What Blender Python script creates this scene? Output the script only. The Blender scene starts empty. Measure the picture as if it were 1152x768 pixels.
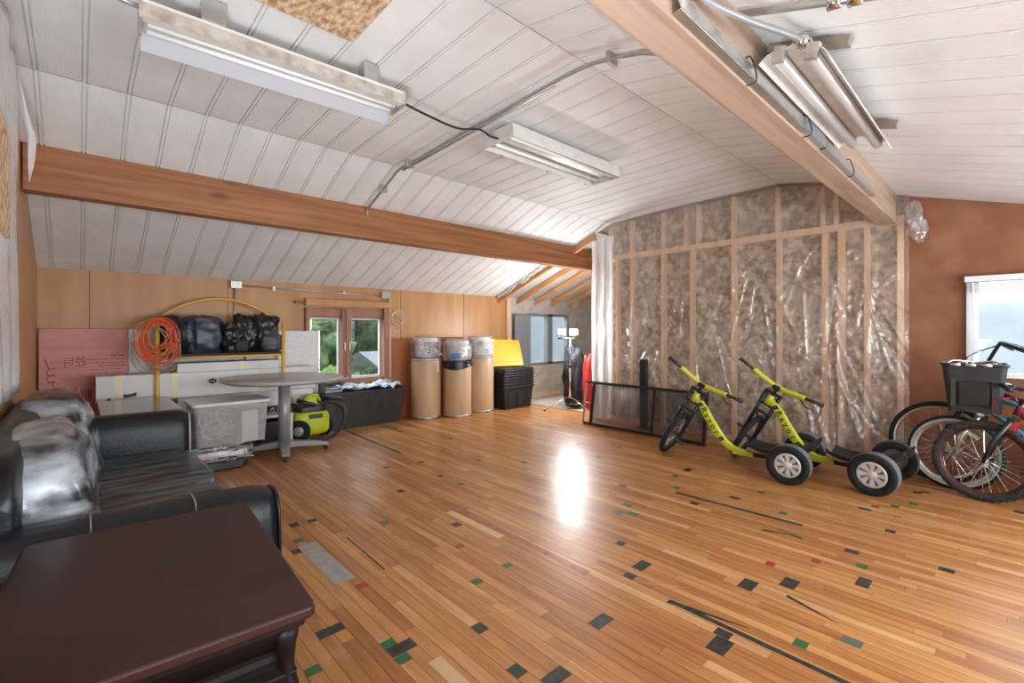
import bpy, bmesh, math, random
from mathutils import Vector, Matrix, noise, Quaternion
random.seed(7)
PI = math.pi
C = bpy.context.scene.collection
OFF = {}

# ------------------------------------------------------------------ materials
def mat(name, col, rough=.5, metal=0., spec=.5, col2=None, nscale=8., stretch=(1,1,1), bump=0., bscale=None,
        bstretch=None, detail=4., ramp=(.35,.65), trans=0., coat=0., emit=None, estr=1., alpha=1., sheen=0., rough2=None, knots=0.):
    m = bpy.data.materials.new(name); m.use_nodes = True
    nt = m.node_tree; b = nt.nodes['Principled BSDF']
    b.inputs['Base Color'].default_value = (*col, 1); b.inputs['Roughness'].default_value = rough
    b.inputs['Metallic'].default_value = metal; b.inputs['Specular IOR Level'].default_value = spec
    b.inputs['Transmission Weight'].default_value = trans; b.inputs['Coat Weight'].default_value = coat
    b.inputs['Alpha'].default_value = alpha
    if emit: b.inputs['Emission Color'].default_value = (*emit, 1); b.inputs['Emission Strength'].default_value = estr
    tc = nt.nodes.new('ShaderNodeTexCoord')
    def nz(scale, st, det):
        mp = nt.nodes.new('ShaderNodeMapping'); mp.inputs['Scale'].default_value = st
        nt.links.new(tc.outputs['Object'], mp.inputs['Vector'])
        n = nt.nodes.new('ShaderNodeTexNoise'); n.inputs['Scale'].default_value = scale; n.inputs['Detail'].default_value = det
        nt.links.new(mp.outputs[0], n.inputs['Vector']); return n
    if col2:
        n = nz(nscale, stretch, detail)
        r = nt.nodes.new('ShaderNodeValToRGB'); r.color_ramp.elements[0].position = ramp[0]; r.color_ramp.elements[1].position = ramp[1]
        r.color_ramp.elements[0].color = (*col, 1); r.color_ramp.elements[1].color = (*col2, 1)
        nt.links.new(n.outputs['Fac'], r.inputs[0]); nt.links.new(r.outputs[0], b.inputs['Base Color'])
        if rough2 is not None:
            mr = nt.nodes.new('ShaderNodeMapRange'); mr.inputs['From Min'].default_value = ramp[0]; mr.inputs['From Max'].default_value = ramp[1]
            mr.inputs['To Min'].default_value = rough; mr.inputs['To Max'].default_value = rough2
            nt.links.new(n.outputs['Fac'], mr.inputs['Value']); nt.links.new(mr.outputs[0], b.inputs['Roughness'])
    if knots:
        mp = nt.nodes.new('ShaderNodeMapping'); mp.inputs['Scale'].default_value = (.45,1,1) if stretch[0] < stretch[1] else (1,1,.45)
        nt.links.new(tc.outputs['Object'], mp.inputs['Vector'])
        vo = nt.nodes.new('ShaderNodeTexVoronoi'); vo.inputs['Scale'].default_value = knots; nt.links.new(mp.outputs[0], vo.inputs['Vector'])
        kr = nt.nodes.new('ShaderNodeValToRGB'); kr.color_ramp.elements[0].position = .06; kr.color_ramp.elements[0].color = (.28,.24,.22,1); kr.color_ramp.elements[1].position = .13; kr.color_ramp.elements[1].color = (1,1,1,1)
        nt.links.new(vo.outputs['Distance'], kr.inputs[0])
        mk = nt.nodes.new('ShaderNodeMixRGB'); mk.blend_type = 'MULTIPLY'; mk.inputs[0].default_value = .8
        nt.links.new(r.outputs[0], mk.inputs[1]); nt.links.new(kr.outputs[0], mk.inputs[2]); nt.links.new(mk.outputs[0], b.inputs['Base Color'])
    if bump:
        n = nz(bscale or nscale, bstretch or stretch, 5.)
        bp = nt.nodes.new('ShaderNodeBump'); bp.inputs['Strength'].default_value = bump; bp.inputs['Distance'].default_value = .02
        nt.links.new(n.outputs['Fac'], bp.inputs['Height']); nt.links.new(bp.outputs[0], b.inputs['Normal'])
    return m

def both_sides(nt, fr, ior):
    g = nt.nodes.new('ShaderNodeNewGeometry'); mr = nt.nodes.new('ShaderNodeMapRange')
    mr.inputs['To Min'].default_value = ior; mr.inputs['To Max'].default_value = 1/ior
    nt.links.new(g.outputs['Backfacing'], mr.inputs['Value']); nt.links.new(mr.outputs[0], fr.inputs['IOR'])

def film(name, tint, haze, gloss_rough=.12, haze_col=(.9,.9,.9), bump=.3, bscale=14., hz2=None, hscale=3., bstretch=(1,1,1)):
    """thin plastic film: mostly clear, a little milky, with shiny wrinkles"""
    m = bpy.data.materials.new(name); m.use_nodes = True; nt = m.node_tree; nt.nodes.clear()
    N = nt.nodes.new; L = nt.links.new
    out = N('ShaderNodeOutputMaterial'); tr = N('ShaderNodeBsdfTransparent'); tr.inputs[0].default_value = (*tint, 1)
    df = N('ShaderNodeBsdfDiffuse'); df.inputs[0].default_value = (*haze_col, 1)
    tl = N('ShaderNodeBsdfTranslucent'); tl.inputs[0].default_value = (*haze_col, 1)
    mh = N('ShaderNodeMixShader'); mh.inputs[0].default_value = .4; L(df.outputs[0], mh.inputs[1]); L(tl.outputs[0], mh.inputs[2])
    mx = N('ShaderNodeMixShader'); mx.inputs[0].default_value = haze
    tc = N('ShaderNodeTexCoord')
    mp = N('ShaderNodeMapping'); mp.inputs['Scale'].default_value = bstretch; L(tc.outputs['Object'], mp.inputs[0])
    if hz2 is not None:
        n = N('ShaderNodeTexNoise'); n.inputs['Scale'].default_value = hscale; n.inputs['Detail'].default_value = 5
        L(mp.outputs[0], n.inputs['Vector'])
        mr = N('ShaderNodeMapRange'); mr.inputs['From Min'].default_value = .4; mr.inputs['From Max'].default_value = .75
        mr.inputs['To Min'].default_value = haze; mr.inputs['To Max'].default_value = hz2
        L(n.outputs['Fac'], mr.inputs['Value']); L(mr.outputs[0], mx.inputs[0])
    L(tr.outputs[0], mx.inputs[1]); L(mh.outputs[0], mx.inputs[2])
    gl = N('ShaderNodeBsdfGlossy'); gl.inputs['Roughness'].default_value = gloss_rough; gl.inputs[0].default_value = (1,1,1,1)
    n2 = N('ShaderNodeTexNoise'); n2.inputs['Scale'].default_value = bscale; n2.inputs['Detail'].default_value = 4
    L(mp.outputs[0], n2.inputs['Vector'])
    bp = N('ShaderNodeBump'); bp.inputs['Strength'].default_value = bump; bp.inputs['Distance'].default_value = .03
    L(n2.outputs['Fac'], bp.inputs['Height']); L(bp.outputs[0], gl.inputs['Normal'])
    lw = N('ShaderNodeFresnel'); both_sides(nt, lw, 1.5); L(bp.outputs[0], lw.inputs['Normal'])
    ad = N('ShaderNodeMath'); ad.operation = 'MULTIPLY_ADD'; ad.inputs[1].default_value = 1.; ad.inputs[2].default_value = .05; L(lw.outputs[0], ad.inputs[0])
    m2 = N('ShaderNodeMixShader'); L(ad.outputs[0], m2.inputs[0]); L(mx.outputs[0], m2.inputs[1]); L(gl.outputs[0], m2.inputs[2])
    L(m2.outputs[0], out.inputs[0]); return m

def glassmat(name, tint=(.96,.98,.98)):
    m = bpy.data.materials.new(name); m.use_nodes = True; nt = m.node_tree; nt.nodes.clear()
    N = nt.nodes.new; L = nt.links.new
    out = N('ShaderNodeOutputMaterial'); tr = N('ShaderNodeBsdfTransparent'); tr.inputs[0].default_value = (*tint, 1)
    gl = N('ShaderNodeBsdfGlossy'); gl.inputs['Roughness'].default_value = .02
    fr = N('ShaderNodeFresnel'); both_sides(nt, fr, 1.45)
    mx = N('ShaderNodeMixShader'); L(fr.outputs[0], mx.inputs[0]); L(tr.outputs[0], mx.inputs[1]); L(gl.outputs[0], mx.inputs[2]); L(mx.outputs[0], out.inputs[0])
    return m

M = {}
M['panel'] = mat('white_panel', (.82,.83,.83), .5, col2=(.75,.76,.76), nscale=3, bump=.22, bscale=22, bstretch=(6,.45,4))
M['ply'] = mat('plywood', (.44,.215,.078), .42, col2=(.56,.30,.125), nscale=5, stretch=(1.2,1.2,.15), bump=.04, ramp=(.3,.7))
M['ply_dark'] = mat('plywood_red', (.36,.115,.035), .5, col2=(.46,.17,.06), nscale=5, stretch=(1.5,1.5,.3), ramp=(.3,.7))
M['hard'] = mat('hardboard', (.235,.085,.036), .6, col2=(.31,.135,.065), nscale=4.5, detail=8, ramp=(.35,.68))
M['beam'] = mat('beam_wood', (.24,.085,.028), .5, col2=(.40,.165,.062), nscale=3, stretch=(.35,6,8), detail=9, bump=.04, ramp=(.32,.66), knots=2.3)
M['beam2'] = mat('beam_wood_pale', (.32,.215,.15), .55, col2=(.44,.315,.235), nscale=3, stretch=(.4,7,7), detail=9, bump=.05, ramp=(.34,.62), knots=3.6)
M['stud'] = mat('stud_wood', (.66,.44,.28), .6, col2=(.76,.55,.38), nscale=6, stretch=(3,3,.3))
M['rafter'] = mat('rafter_wood', (.50,.24,.09), .6, col2=(.62,.34,.16), nscale=6, stretch=(3,.3,3))
M['insul'] = mat('insulation', (.20,.14,.095), .95, col2=(.60,.49,.38), nscale=13, detail=12, bump=.8, bscale=16, ramp=(.38,.64))
M['insul2'] = mat('insulation_grey', (.42,.36,.30), .95, col2=(.58,.52,.46), nscale=6, detail=8, bump=.6, bscale=10, ramp=(.3,.7))
M['osb'] = mat('strand_board', (.36,.20,.10), .7, col2=(.78,.60,.40), nscale=26, detail=6, stretch=(1.6,.8,1), bump=.2, ramp=(.35,.65))
M['roof'] = mat('roof_dark', (.25,.2,.16), .9)
M['black'] = mat('black_plastic', (.018,.019,.021), .38)
M['blackm'] = mat('black_metal', (.02,.02,.022), .35, metal=.3)
M['silverpaint'] = mat('silver_paint', (.62,.62,.62), .32, metal=.35)
M['rubber'] = mat('rubber', (.012,.012,.013), .75, spec=.3, bump=.1, bscale=60)
M['knob'] = mat('knobby_rubber', (.028,.026,.025), .75, bump=.9, bscale=55)
M['chrome'] = mat('chrome', (.72,.72,.72), .18, metal=1.)
M['alu'] = mat('aluminium', (.62,.62,.60), .28, metal=.9, col2=(.78,.78,.76), nscale=9, bump=.03)
M['galv'] = mat('galvanised', (.42,.42,.41), .38, metal=.7, col2=(.55,.55,.53), nscale=20)
M['fix'] = mat('fixture_enamel', (.72,.71,.68), .35, col2=(.62,.60,.56), nscale=12)
M['flange'] = mat('reflector_enamel', (.50,.52,.56), .35)
M['fixrust'] = mat('fixture_top', (.30,.25,.21), .5, col2=(.52,.47,.41), nscale=14, detail=7)
M['tube'] = mat('fluorescent_tube', (.85,.85,.82), .22)
M['white'] = mat('white_board', (.72,.72,.71), .5, col2=(.66,.66,.66), nscale=3)
M['foil'] = mat('foam_board_white', (.60,.61,.61), .4, col2=(.70,.71,.71), nscale=40, bump=.1)
M['pink'] = mat('pink_foam', (.70,.30,.28), .6, col2=(.62,.25,.24), nscale=4, stretch=(.4,1,4))
M['red_ink'] = mat('red_ink', (.38,.03,.04), .6)
M['ink'] = mat('black_ink', (.02,.02,.02), .6)
M['tape'] = mat('packing_tape', (.72,.62,.36), .25)
M['yellow_pipe'] = mat('yellow_pipe', (.72,.42,.08), .4)
M['lime'] = mat('lime_paint', (.52,.56,.03), .3, coat=.4)
M['vac'] = mat('lime_plastic', (.50,.58,.02), .4)
M['orange'] = mat('orange_cord', (.75,.09,.02), .45)
M['orange2'] = mat('tan_cord', (.38,.27,.15), .5)
M['leather'] = mat('black_leather', (.006,.008,.011), .34, bump=.1, bscale=60, spec=.32)
M['leathersheen'] = mat('painted_sheen_leather', (.012,.014,.018), .2, col2=(.42,.46,.50), nscale=3.4, stretch=(1.,.9,2.4), detail=5, ramp=(.42,.66), bump=.05, bscale=9, rough2=.32)  # pale streaks paint silvery highlights into the black leather
M['leatherseat'] = mat('worn_seat_leather', (.012,.016,.02), .3, col2=(.20,.24,.26), nscale=7, stretch=(.5,2.5,1), detail=7, ramp=(.40,.8), bump=.1, bscale=14)
M['mahog'] = mat('mahogany', (.012,.0035,.003), .34, spec=.35, col2=(.030,.010,.008), nscale=3, stretch=(1,2.4,1), detail=7, bump=.02, ramp=(.3,.75), rough2=.4)
M['mahog_side'] = mat('mahogany_side', (.005,.0025,.0025), .5, spec=.25)
M['lam'] = mat('grey_laminate', (.42,.41,.40), .35)
M['greym'] = mat('grey_metal', (.30,.30,.31), .4, metal=.3)
M['pack'] = mat('navy_fabric', (.03,.042,.065), .38, bump=.5, bscale=9, spec=.6)
M['bag'] = mat('bin_bag', (.012,.013,.014), .28, bump=.7, bscale=12)
M['bag2'] = mat('grey_bag', (.06,.06,.07), .4, bump=.5, bscale=12)
M['blue'] = mat('blue_fabric', (.03,.05,.22), .6)
M['drum'] = mat('fibre_drum', (.50,.33,.19), .42, col2=(.55,.37,.22), nscale=3, stretch=(1,1,.3))
M['steelrim'] = mat('steel_rim', (.5,.5,.48), .35, metal=.8)
M['pail'] = mat('white_pail', (.74,.75,.76), .4)
M['label_blue'] = mat('label_blue', (.06,.22,.60), .4)
M['label_purple'] = mat('label_purple', (.32,.22,.50), .4)
M['label_text'] = mat('label_text', (.10,.11,.14), .5)
M['clearbin'] = mat('clear_bin', (.62,.62,.62), .3, alpha=.30)
M['redrim'] = mat('dark_rim', (.08,.03,.03), .35, metal=.6)
M['lid'] = mat('frosted_lid', (.80,.80,.80), .35, alpha=.85)
M['yellow'] = mat('yellow_plastic', (.78,.50,.05), .38)
M['cable'] = mat('grey_cable', (.55,.52,.48), .5)
M['brownbox'] = mat('cabinet_top', (.16,.12,.11), .15, col2=(.22,.17,.155), nscale=4)
M['rails'] = mat('dark_cloth', (.02,.022,.028), .7, bump=.4, bscale=12)
M['red'] = mat('red_cloth', (.55,.02,.02), .5)
M['bluewhite'] = mat('blue_white_tarp', (.60,.68,.76), .4, col2=(.08,.25,.60), nscale=5, ramp=(.5,.6), bump=.5)
M['silverline'] = mat('silver_trim', (.6,.6,.6), .25, metal=.8)
M['whitewall'] = mat('whitewall_rubber', (.34,.36,.32), .6)
M['redm'] = mat('red_metal', (.45,.03,.03), .3, metal=.4)
M['maroon'] = mat('maroon_paint', (.16,.02,.035), .25, coat=.5)
M['teal'] = mat('teal_paint', (.03,.22,.32), .3)
M['winred'] = mat('window_wood', (.30,.13,.08), .45, col2=(.38,.18,.12), nscale=6, stretch=(2,2,.4))
M['wing'] = mat('window_grey', (.20,.22,.24), .45)
M['winwhite'] = mat('window_white', (.74,.75,.77), .4)
M['creampipe'] = mat('cream_pipe', (.72,.56,.42), .45)
M['glass'] = glassmat('window_glass')
M['plastic'] = film('clear_sheeting', (.98,.96,.93), .12, .15, (.92,.88,.84), .55, 17., .42, 3.2, (1,1.0,.5))
M['drape'] = film('milky_sheeting', (.9,.9,.9), .80, .22, (.92,.92,.92), .4, 8.)
M['plastic2'] = film('milky_wrap', (.95,.95,.95), .10, .14, (.9,.9,.92), .8, 12., .55, 5.)
M['torn'] = film('torn_sheeting', (.9,.9,.9), .75, .2, (.9,.9,.9), .4, 8.)
M['concrete'] = mat('pale_subfloor', (.50,.42,.36), .6, col2=(.62,.55,.48), nscale=5)
M['grass'] = mat('grass', (.10,.20,.04), .9, col2=(.22,.32,.09), nscale=2)
M['leaf'] = mat('leaves', (.05,.11,.04), .8, col2=(.26,.38,.16), nscale=3.5, detail=9, bump=.8, bscale=8, ramp=(.35,.65))
M['leaf2'] = mat('leaves_dark', (.04,.085,.035), .8, col2=(.16,.26,.12), nscale=4, detail=9, bump=.8, bscale=8, ramp=(.35,.65))
M['leaf3'] = mat('leaves_light', (.12,.24,.04), .8, col2=(.30,.45,.10), nscale=4, detail=9, bump=.8, bscale=8)
M['bark'] = mat('bark', (.10,.07,.05), .9)
M['housewall'] = mat('house_wall', (.48,.47,.42), .8)
M['houseroof'] = mat('house_roof', (.42,.42,.44), .8, col2=(.50,.50,.52), nscale=9)
M['bluehouse'] = mat('pale_siding', (.32,.35,.38), .8, col2=(.37,.40,.43), nscale=2)
M['hill'] = mat('misty_hill', (.36,.40,.44), .9, col2=(.42,.46,.50), nscale=.3)
M['lampglow'] = mat('lamp_glow', (1,1,1), .5, emit=(1,.97,.92), estr=30.)
M['lbody'] = mat('lamp_body', (.08,.08,.08), .4)
M['p_black'] = mat('paint_black', (.016,.022,.022), .3, col2=(.05,.05,.045), nscale=30)
M['p_green'] = mat('paint_green', (.02,.13,.05), .3)
M['p_red'] = mat('paint_red', (.36,.03,.025), .3)
M['p_teal'] = mat('paint_teal', (.09,.13,.12), .3)
M['p_grey'] = mat('paint_grey', (.30,.30,.28), .32, col2=(.38,.38,.36), nscale=20)
M['p_cream'] = mat('paint_cream', (.60,.42,.24), .32)
M['scratch'] = mat('floor_scratch', (.62,.42,.26), .5)
M['p_redfade'] = mat('paint_red_faded', (.30,.06,.04), .3, col2=(.42,.14,.06), nscale=18)
M['gap'] = mat('floor_gap', (.035,.014,.006), .8)

def floor_material():
    m = bpy.data.materials.new('floor_boards'); m.use_nodes = True; nt = m.node_tree; b = nt.nodes['Principled BSDF']
    N = nt.nodes.new; L = nt.links.new
    at = N('ShaderNodeAttribute'); at.attribute_name = 'board'
    r = N('ShaderNodeValToRGB'); cr = r.color_ramp
    cr.elements[0].position = 0; cr.elements[0].color = (.40,.165,.050,1)
    cr.elements[1].position = 1; cr.elements[1].color = (.64,.36,.16,1)
    for p, c in ((.2,(.46,.20,.062,1)),(.5,(.52,.245,.08,1)),(.8,(.58,.29,.105,1))):
        e = cr.elements.new(p); e.color = c
    L(at.outputs['Fac'], r.inputs[0])
    tc = N('ShaderNodeTexCoord'); mp = N('ShaderNodeMapping'); mp.inputs['Scale'].default_value = (9,.7,1); L(tc.outputs['Object'], mp.inputs[0])
    ofs = N('ShaderNodeVectorMath'); ofs.operation = 'ADD'; L(mp.outputs[0], ofs.inputs[0])
    cx = N('ShaderNodeCombineXYZ'); mu = N('ShaderNodeMath'); mu.operation = 'MULTIPLY'; mu.inputs[1].default_value = 57.; L(at.outputs['Fac'], mu.inputs[0]); L(mu.outputs[0], cx.inputs[2]); L(cx.outputs[0], ofs.inputs[1])
    n = N('ShaderNodeTexNoise'); n.inputs['Scale'].default_value = 3.2; n.inputs['Detail'].default_value = 8; L(ofs.outputs[0], n.inputs['Vector'])
    hs = N('ShaderNodeMixRGB'); hs.blend_type = 'MULTIPLY'; hs.inputs[0].default_value = .9
    r2 = N('ShaderNodeValToRGB'); r2.color_ramp.elements[0].position = .3; r2.color_ramp.elements[0].color = (.66,.58,.5,1); r2.color_ramp.elements[1].position = .68; r2.color_ramp.elements[1].color = (1.1,1.1,1.1,1)
    L(n.outputs['Fac'], r2.inputs[0]); L(r.outputs[0], hs.inputs[1]); L(r2.outputs[0], hs.inputs[2])
    # scuffs and worn scratches
    n3 = N('ShaderNodeTexNoise'); n3.inputs['Scale'].default_value = 1.7; n3.inputs['Detail'].default_value = 9; n3.inputs['Roughness'].default_value = .72; L(tc.outputs['Object'], n3.inputs['Vector'])
    r3 = N('ShaderNodeValToRGB'); r3.color_ramp.elements[0].position = .60; r3.color_ramp.elements[0].color = (0,0,0,1); r3.color_ramp.elements[1].position = .72; r3.color_ramp.elements[1].color = (.35,.35,.35,1)
    L(n3.outputs['Fac'], r3.inputs[0])
    sc = N('ShaderNodeMixRGB'); L(r3.outputs[0], sc.inputs[0]); L(hs.outputs[0], sc.inputs[1]); sc.inputs[2].default_value = (.62,.46,.32,1)
    L(sc.outputs[0], b.inputs['Base Color'])
    mr = N('ShaderNodeMapRange'); mr.inputs['From Min'].default_value = .3; mr.inputs['From Max'].default_value = .7; mr.inputs['To Min'].default_value = .27; mr.inputs['To Max'].default_value = .42
    L(n3.outputs['Fac'], mr.inputs['Value']); L(mr.outputs[0], b.inputs['Roughness'])
    mp4 = N('ShaderNodeMapping'); mp4.inputs['Scale'].default_value = (3,.5,1); L(tc.outputs['Object'], mp4.inputs[0])
    n4 = N('ShaderNodeTexNoise'); n4.inputs['Scale'].default_value = 6; n4.inputs['Detail'].default_value = 3; L(mp4.outputs[0], n4.inputs['Vector'])
    bp = N('ShaderNodeBump'); bp.inputs['Strength'].default_value = .12; bp.inputs['Distance'].default_value = .01; L(n4.outputs['Fac'], bp.inputs['Height']); L(bp.outputs[0], b.inputs['Normal'])
    b.inputs['Specular IOR Level'].default_value = .45
    b.inputs['Coat Weight'].default_value = .12; b.inputs['Coat Roughness'].default_value = .22
    return m
M['floor'] = floor_material()

# ------------------------------------------------------------------ mesh builder
def frame_from(t, up=Vector((0,0,1))):
    t = t.normalized()
    if abs(t.dot(up)) > .98: up = Vector((1,0,0))
    a = t.cross(up).normalized(); return a, a.cross(t).normalized()

class MB:
    def __init__(s): s.v = []; s.f = []; s.mi = []; s.sm = []; s.cur = 0
    def add(s, vs, fs, smooth=False, T=None):
        o = len(s.v)
        s.v += [(T @ Vector(v)) if T else Vector(v) for v in vs]
        for f in fs: s.f.append([i+o for i in f]); s.mi.append(s.cur); s.sm.append(smooth)
        return s
    def m(s, i): s.cur = i; return s
    def box(s, x0, x1, y0, y1, z0, z1, T=None):
        vs = [(x0,y0,z0),(x1,y0,z0),(x1,y1,z0),(x0,y1,z0),(x0,y0,z1),(x1,y0,z1),(x1,y1,z1),(x0,y1,z1)]
        return s.add(vs, [(0,3,2,1),(4,5,6,7),(0,1,5,4),(1,2,6,5),(2,3,7,6),(3,0,4,7)], T=T)
    def taper(s, c, a, b, z0, z1, k, T=None):   # box whose bottom is k times its top
        x, y = c
        vs = [(x-a*k,y-b*k,z0),(x+a*k,y-b*k,z0),(x+a*k,y+b*k,z0),(x-a*k,y+b*k,z0),(x-a,y-b,z1),(x+a,y-b,z1),(x+a,y+b,z1),(x-a,y+b,z1)]
        return s.add(vs, [(0,3,2,1),(4,5,6,7),(0,1,5,4),(1,2,6,5),(2,3,7,6),(3,0,4,7)], T=T)
    def tube(s, pts, r, n=10, closed=False, caps=True, T=None, smooth=True):
        pts = [Vector(p) for p in pts]; k = len(pts)
        rr = r if isinstance(r, (list, tuple)) else [r]*k
        vs = []; a = None
        for i, p in enumerate(pts):
            if closed: t = pts[(i+1) % k] - pts[i-1]
            else: t = pts[min(i+1,k-1)] - pts[max(i-1,0)]
            t.normalize()
            if a is None: a, b = frame_from(t)
            else:
                a = (a - t*a.dot(t)); a = a.normalized() if a.length > 1e-6 else frame_from(t)[0]; b = a.cross(t).normalized()
            for j in range(n):
                th = 2*PI*j/n; vs.append(p + (a*math.cos(th) + b*math.sin(th))*rr[i])
        fs = []
        for i in range(k if closed else k-1):
            for j in range(n):
                i2 = (i+1) % k; fs.append((i*n+j, i*n+(j+1)%n, i2*n+(j+1)%n, i2*n+j))
        if caps and not closed: fs += [tuple(range(n))[::-1], tuple(range((k-1)*n, k*n))]
        return s.add(vs, fs, smooth, T)
    def lathe(s, prof, n=32, T=None, smooth=True, axis='z'):
        vs = []
        for r, z in prof:
            for j in range(n):
                th = 2*PI*j/n; c, q = r*math.cos(th), r*math.sin(th)
                vs.append((c,q,z) if axis == 'z' else ((z,c,q) if axis == 'x' else (c,z,q)))
        fs = [(i*n+j, i*n+(j+1)%n, (i+1)*n+(j+1)%n, (i+1)*n+j) for i in range(len(prof)-1) for j in range(n)]
        return s.add(vs, fs, smooth, T)
    def torus(s, c, R, r, axis='x', n=40, k=10, sx=1., T=None):
        prof = [(R + r*math.cos(2*PI*j/k), sx*r*math.sin(2*PI*j/k)) for j in range(k+1)]
        TT = Matrix.Translation(c) if T is None else T @ Matrix.Translation(c)
        return s.lathe(prof, n, TT, True, axis)
    def prism(s, poly, z0, z1, axis='z', T=None, smooth=False):
        n = len(poly)
        def q(a, b, c): return (a,b,c) if axis == 'z' else ((c,a,b) if axis == 'x' else (a,c,b))
        vs = [q(a,b,z0) for a,b in poly] + [q(a,b,z1) for a,b in poly]
        fs = [tuple(range(n))[::-1], tuple(range(n,2*n))] + [(i,(i+1)%n,n+(i+1)%n,n+i) for i in range(n)]
        return s.add(vs, fs, smooth, T)
    def grid(s, fn, nu, nv, T=None, smooth=True, closeu=False):
        vs = [fn(i/nu, j/nv) for j in range(nv+1) for i in range(nu+1)]
        fs = [(j*(nu+1)+i, j*(nu+1)+i+1, (j+1)*(nu+1)+i+1, (j+1)*(nu+1)+i) for j in range(nv) for i in range(nu)]
        return s.add(vs, fs, smooth, T)
    def blob(s, c, a, b, h, e=1., amp=.05, fq=3., seed=0, n=40, m=24, T=None, flat=None):
        """super-ellipsoid with crumples; e<1 squarer"""
        def sg(x, p): return math.copysign(abs(x)**p, x)
        def fn(u, v):
            th = 2*PI*u; ph = -PI/2 + PI*v
            p = Vector((sg(math.cos(ph),e)*sg(math.cos(th),e), sg(math.cos(ph),e)*sg(math.sin(th),e), sg(math.sin(ph),e)))
            q = p*fq + Vector((seed*7.3, seed*3.1, seed))
            d = 1 + amp*(noise.noise(q)*1.2 + .6*(.5-abs(noise.noise(q*2.1))) + .3*noise.noise(q*4.3))
            w = Vector((p.x*a*d, p.y*b*d, p.z*h*d)) + Vector(c)
            if flat is not None and w.z < flat: w.z = flat + (w.z-flat)*.02
            return w
        return s.grid(fn, n, m, T)
    def build(s, name, mats, parent=None, local=False, bevel=0., seg=2, weld=False, solid=0., sub=0):
        off = Vector((0,0,0)) if (parent is None or local) else OFF.get(parent.name, Vector((0,0,0)))
        me = bpy.data.meshes.new(name); me.from_pydata([tuple(v-off) for v in s.v], [], s.f)
        mats = mats if isinstance(mats, (list, tuple)) else [mats]
        for m_ in mats: me.materials.append(M[m_])
        for p, i, sm in zip(me.polygons, s.mi, s.sm): p.material_index = i; p.use_smooth = sm
        me.validate(); me.update()
        if weld or any(s.sm):
            bm = bmesh.new(); bm.from_mesh(me); bmesh.ops.remove_doubles(bm, verts=bm.verts, dist=1e-5); bm.to_mesh(me); bm.free()
        o = bpy.data.objects.new(name, me); C.objects.link(o)
        if parent: o.parent = parent; OFF[o.name] = off
        if solid: md = o.modifiers.new('solid','SOLIDIFY'); md.thickness = solid
        if bevel: md = o.modifiers.new('bevel','BEVEL'); md.width = bevel; md.segments = seg; md.limit_method = 'ANGLE'
        if sub: md = o.modifiers.new('sub','SUBSURF'); md.levels = sub; md.render_levels = sub
        return o

def tag(o, label, cat, group=None, kind=None):
    o['label'] = label; o['category'] = cat
    if group: o['group'] = group
    if kind: o['kind'] = kind
    return o
def thing(name, label, cat, loc=(0,0,0), rz=0., group=None, local=False):
    o = bpy.data.objects.new(name, None); C.objects.link(o); o.location = loc; o.rotation_euler = (0,0,rz); o.empty_display_size = .1
    OFF[o.name] = Vector(loc); return tag(o, label, cat, group)
def struct(o): o['kind'] = 'structure'; return o
def copy_tree(o, parent=None):
    c = o.copy(); C.objects.link(c)
    if parent: c.parent = parent
    for ch in list(o.children): copy_tree(ch, c)
    return c
def bx(name, m, parent, *a, bevel=0., T=None, **k): return MB().box(*a, T=T).build(name, m, parent, bevel=bevel, **k)
def rotm(axis, deg, c=(0,0,0)):
    c = Vector(c); return Matrix.Translation(c) @ Matrix.Rotation(math.radians(deg), 4, axis) @ Matrix.Translation(-c)
def bez(p, n=12):
    """Catmull-Rom through points"""
    p = [Vector(q) for q in p]; out = []
    for i in range(len(p)-1):
        a = p[max(i-1,0)]; b = p[i]; c = p[i+1]; d = p[min(i+2,len(p)-1)]
        for k in range(n):
            t = k/n; out.append(.5*((2*b)+(c-a)*t+(2*a-5*b+4*c-d)*t*t+(3*b-a-3*c+d)*t**3))
    out.append(p[-1]); return out
def text(s, size, T, name, m, parent, depth=.001, shear=0.):
    cu = bpy.data.curves.new('t','FONT'); cu.body = s; cu.size = size; cu.extrude = depth; cu.align_x = 'CENTER'; cu.align_y = 'CENTER'; cu.shear = shear; cu.offset = size*.012
    o = bpy.data.objects.new('t', cu); C.objects.link(o); dg = bpy.context.evaluated_depsgraph_get()
    me = bpy.data.meshes.new_from_object(o.evaluated_get(dg)); bpy.data.objects.remove(o); me.name = name
    me.transform(T); me.materials.clear(); me.materials.append(M[m])
    q = bpy.data.objects.new(name, me); C.objects.link(q); q.parent = parent; return q

# ------------------------------------------------------------------ room shell
XB, XE = -.29, 5.66
PROF = [(-1.6,1.872),(-.5,2.199),(.60,2.525),(.92,2.63),(1.38,2.835),(1.76,2.912),(2.9,2.893),(3.96,2.850),(4.6,2.600),(5.4,2.288),(6.37,1.910)]
def zc(y):
    for (a,b),(c,d) in zip(PROF, PROF[1:]):
        if a <= y <= c: return b+(d-b)*(y-a)/(c-a)
    return PROF[-1][1]

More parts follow.
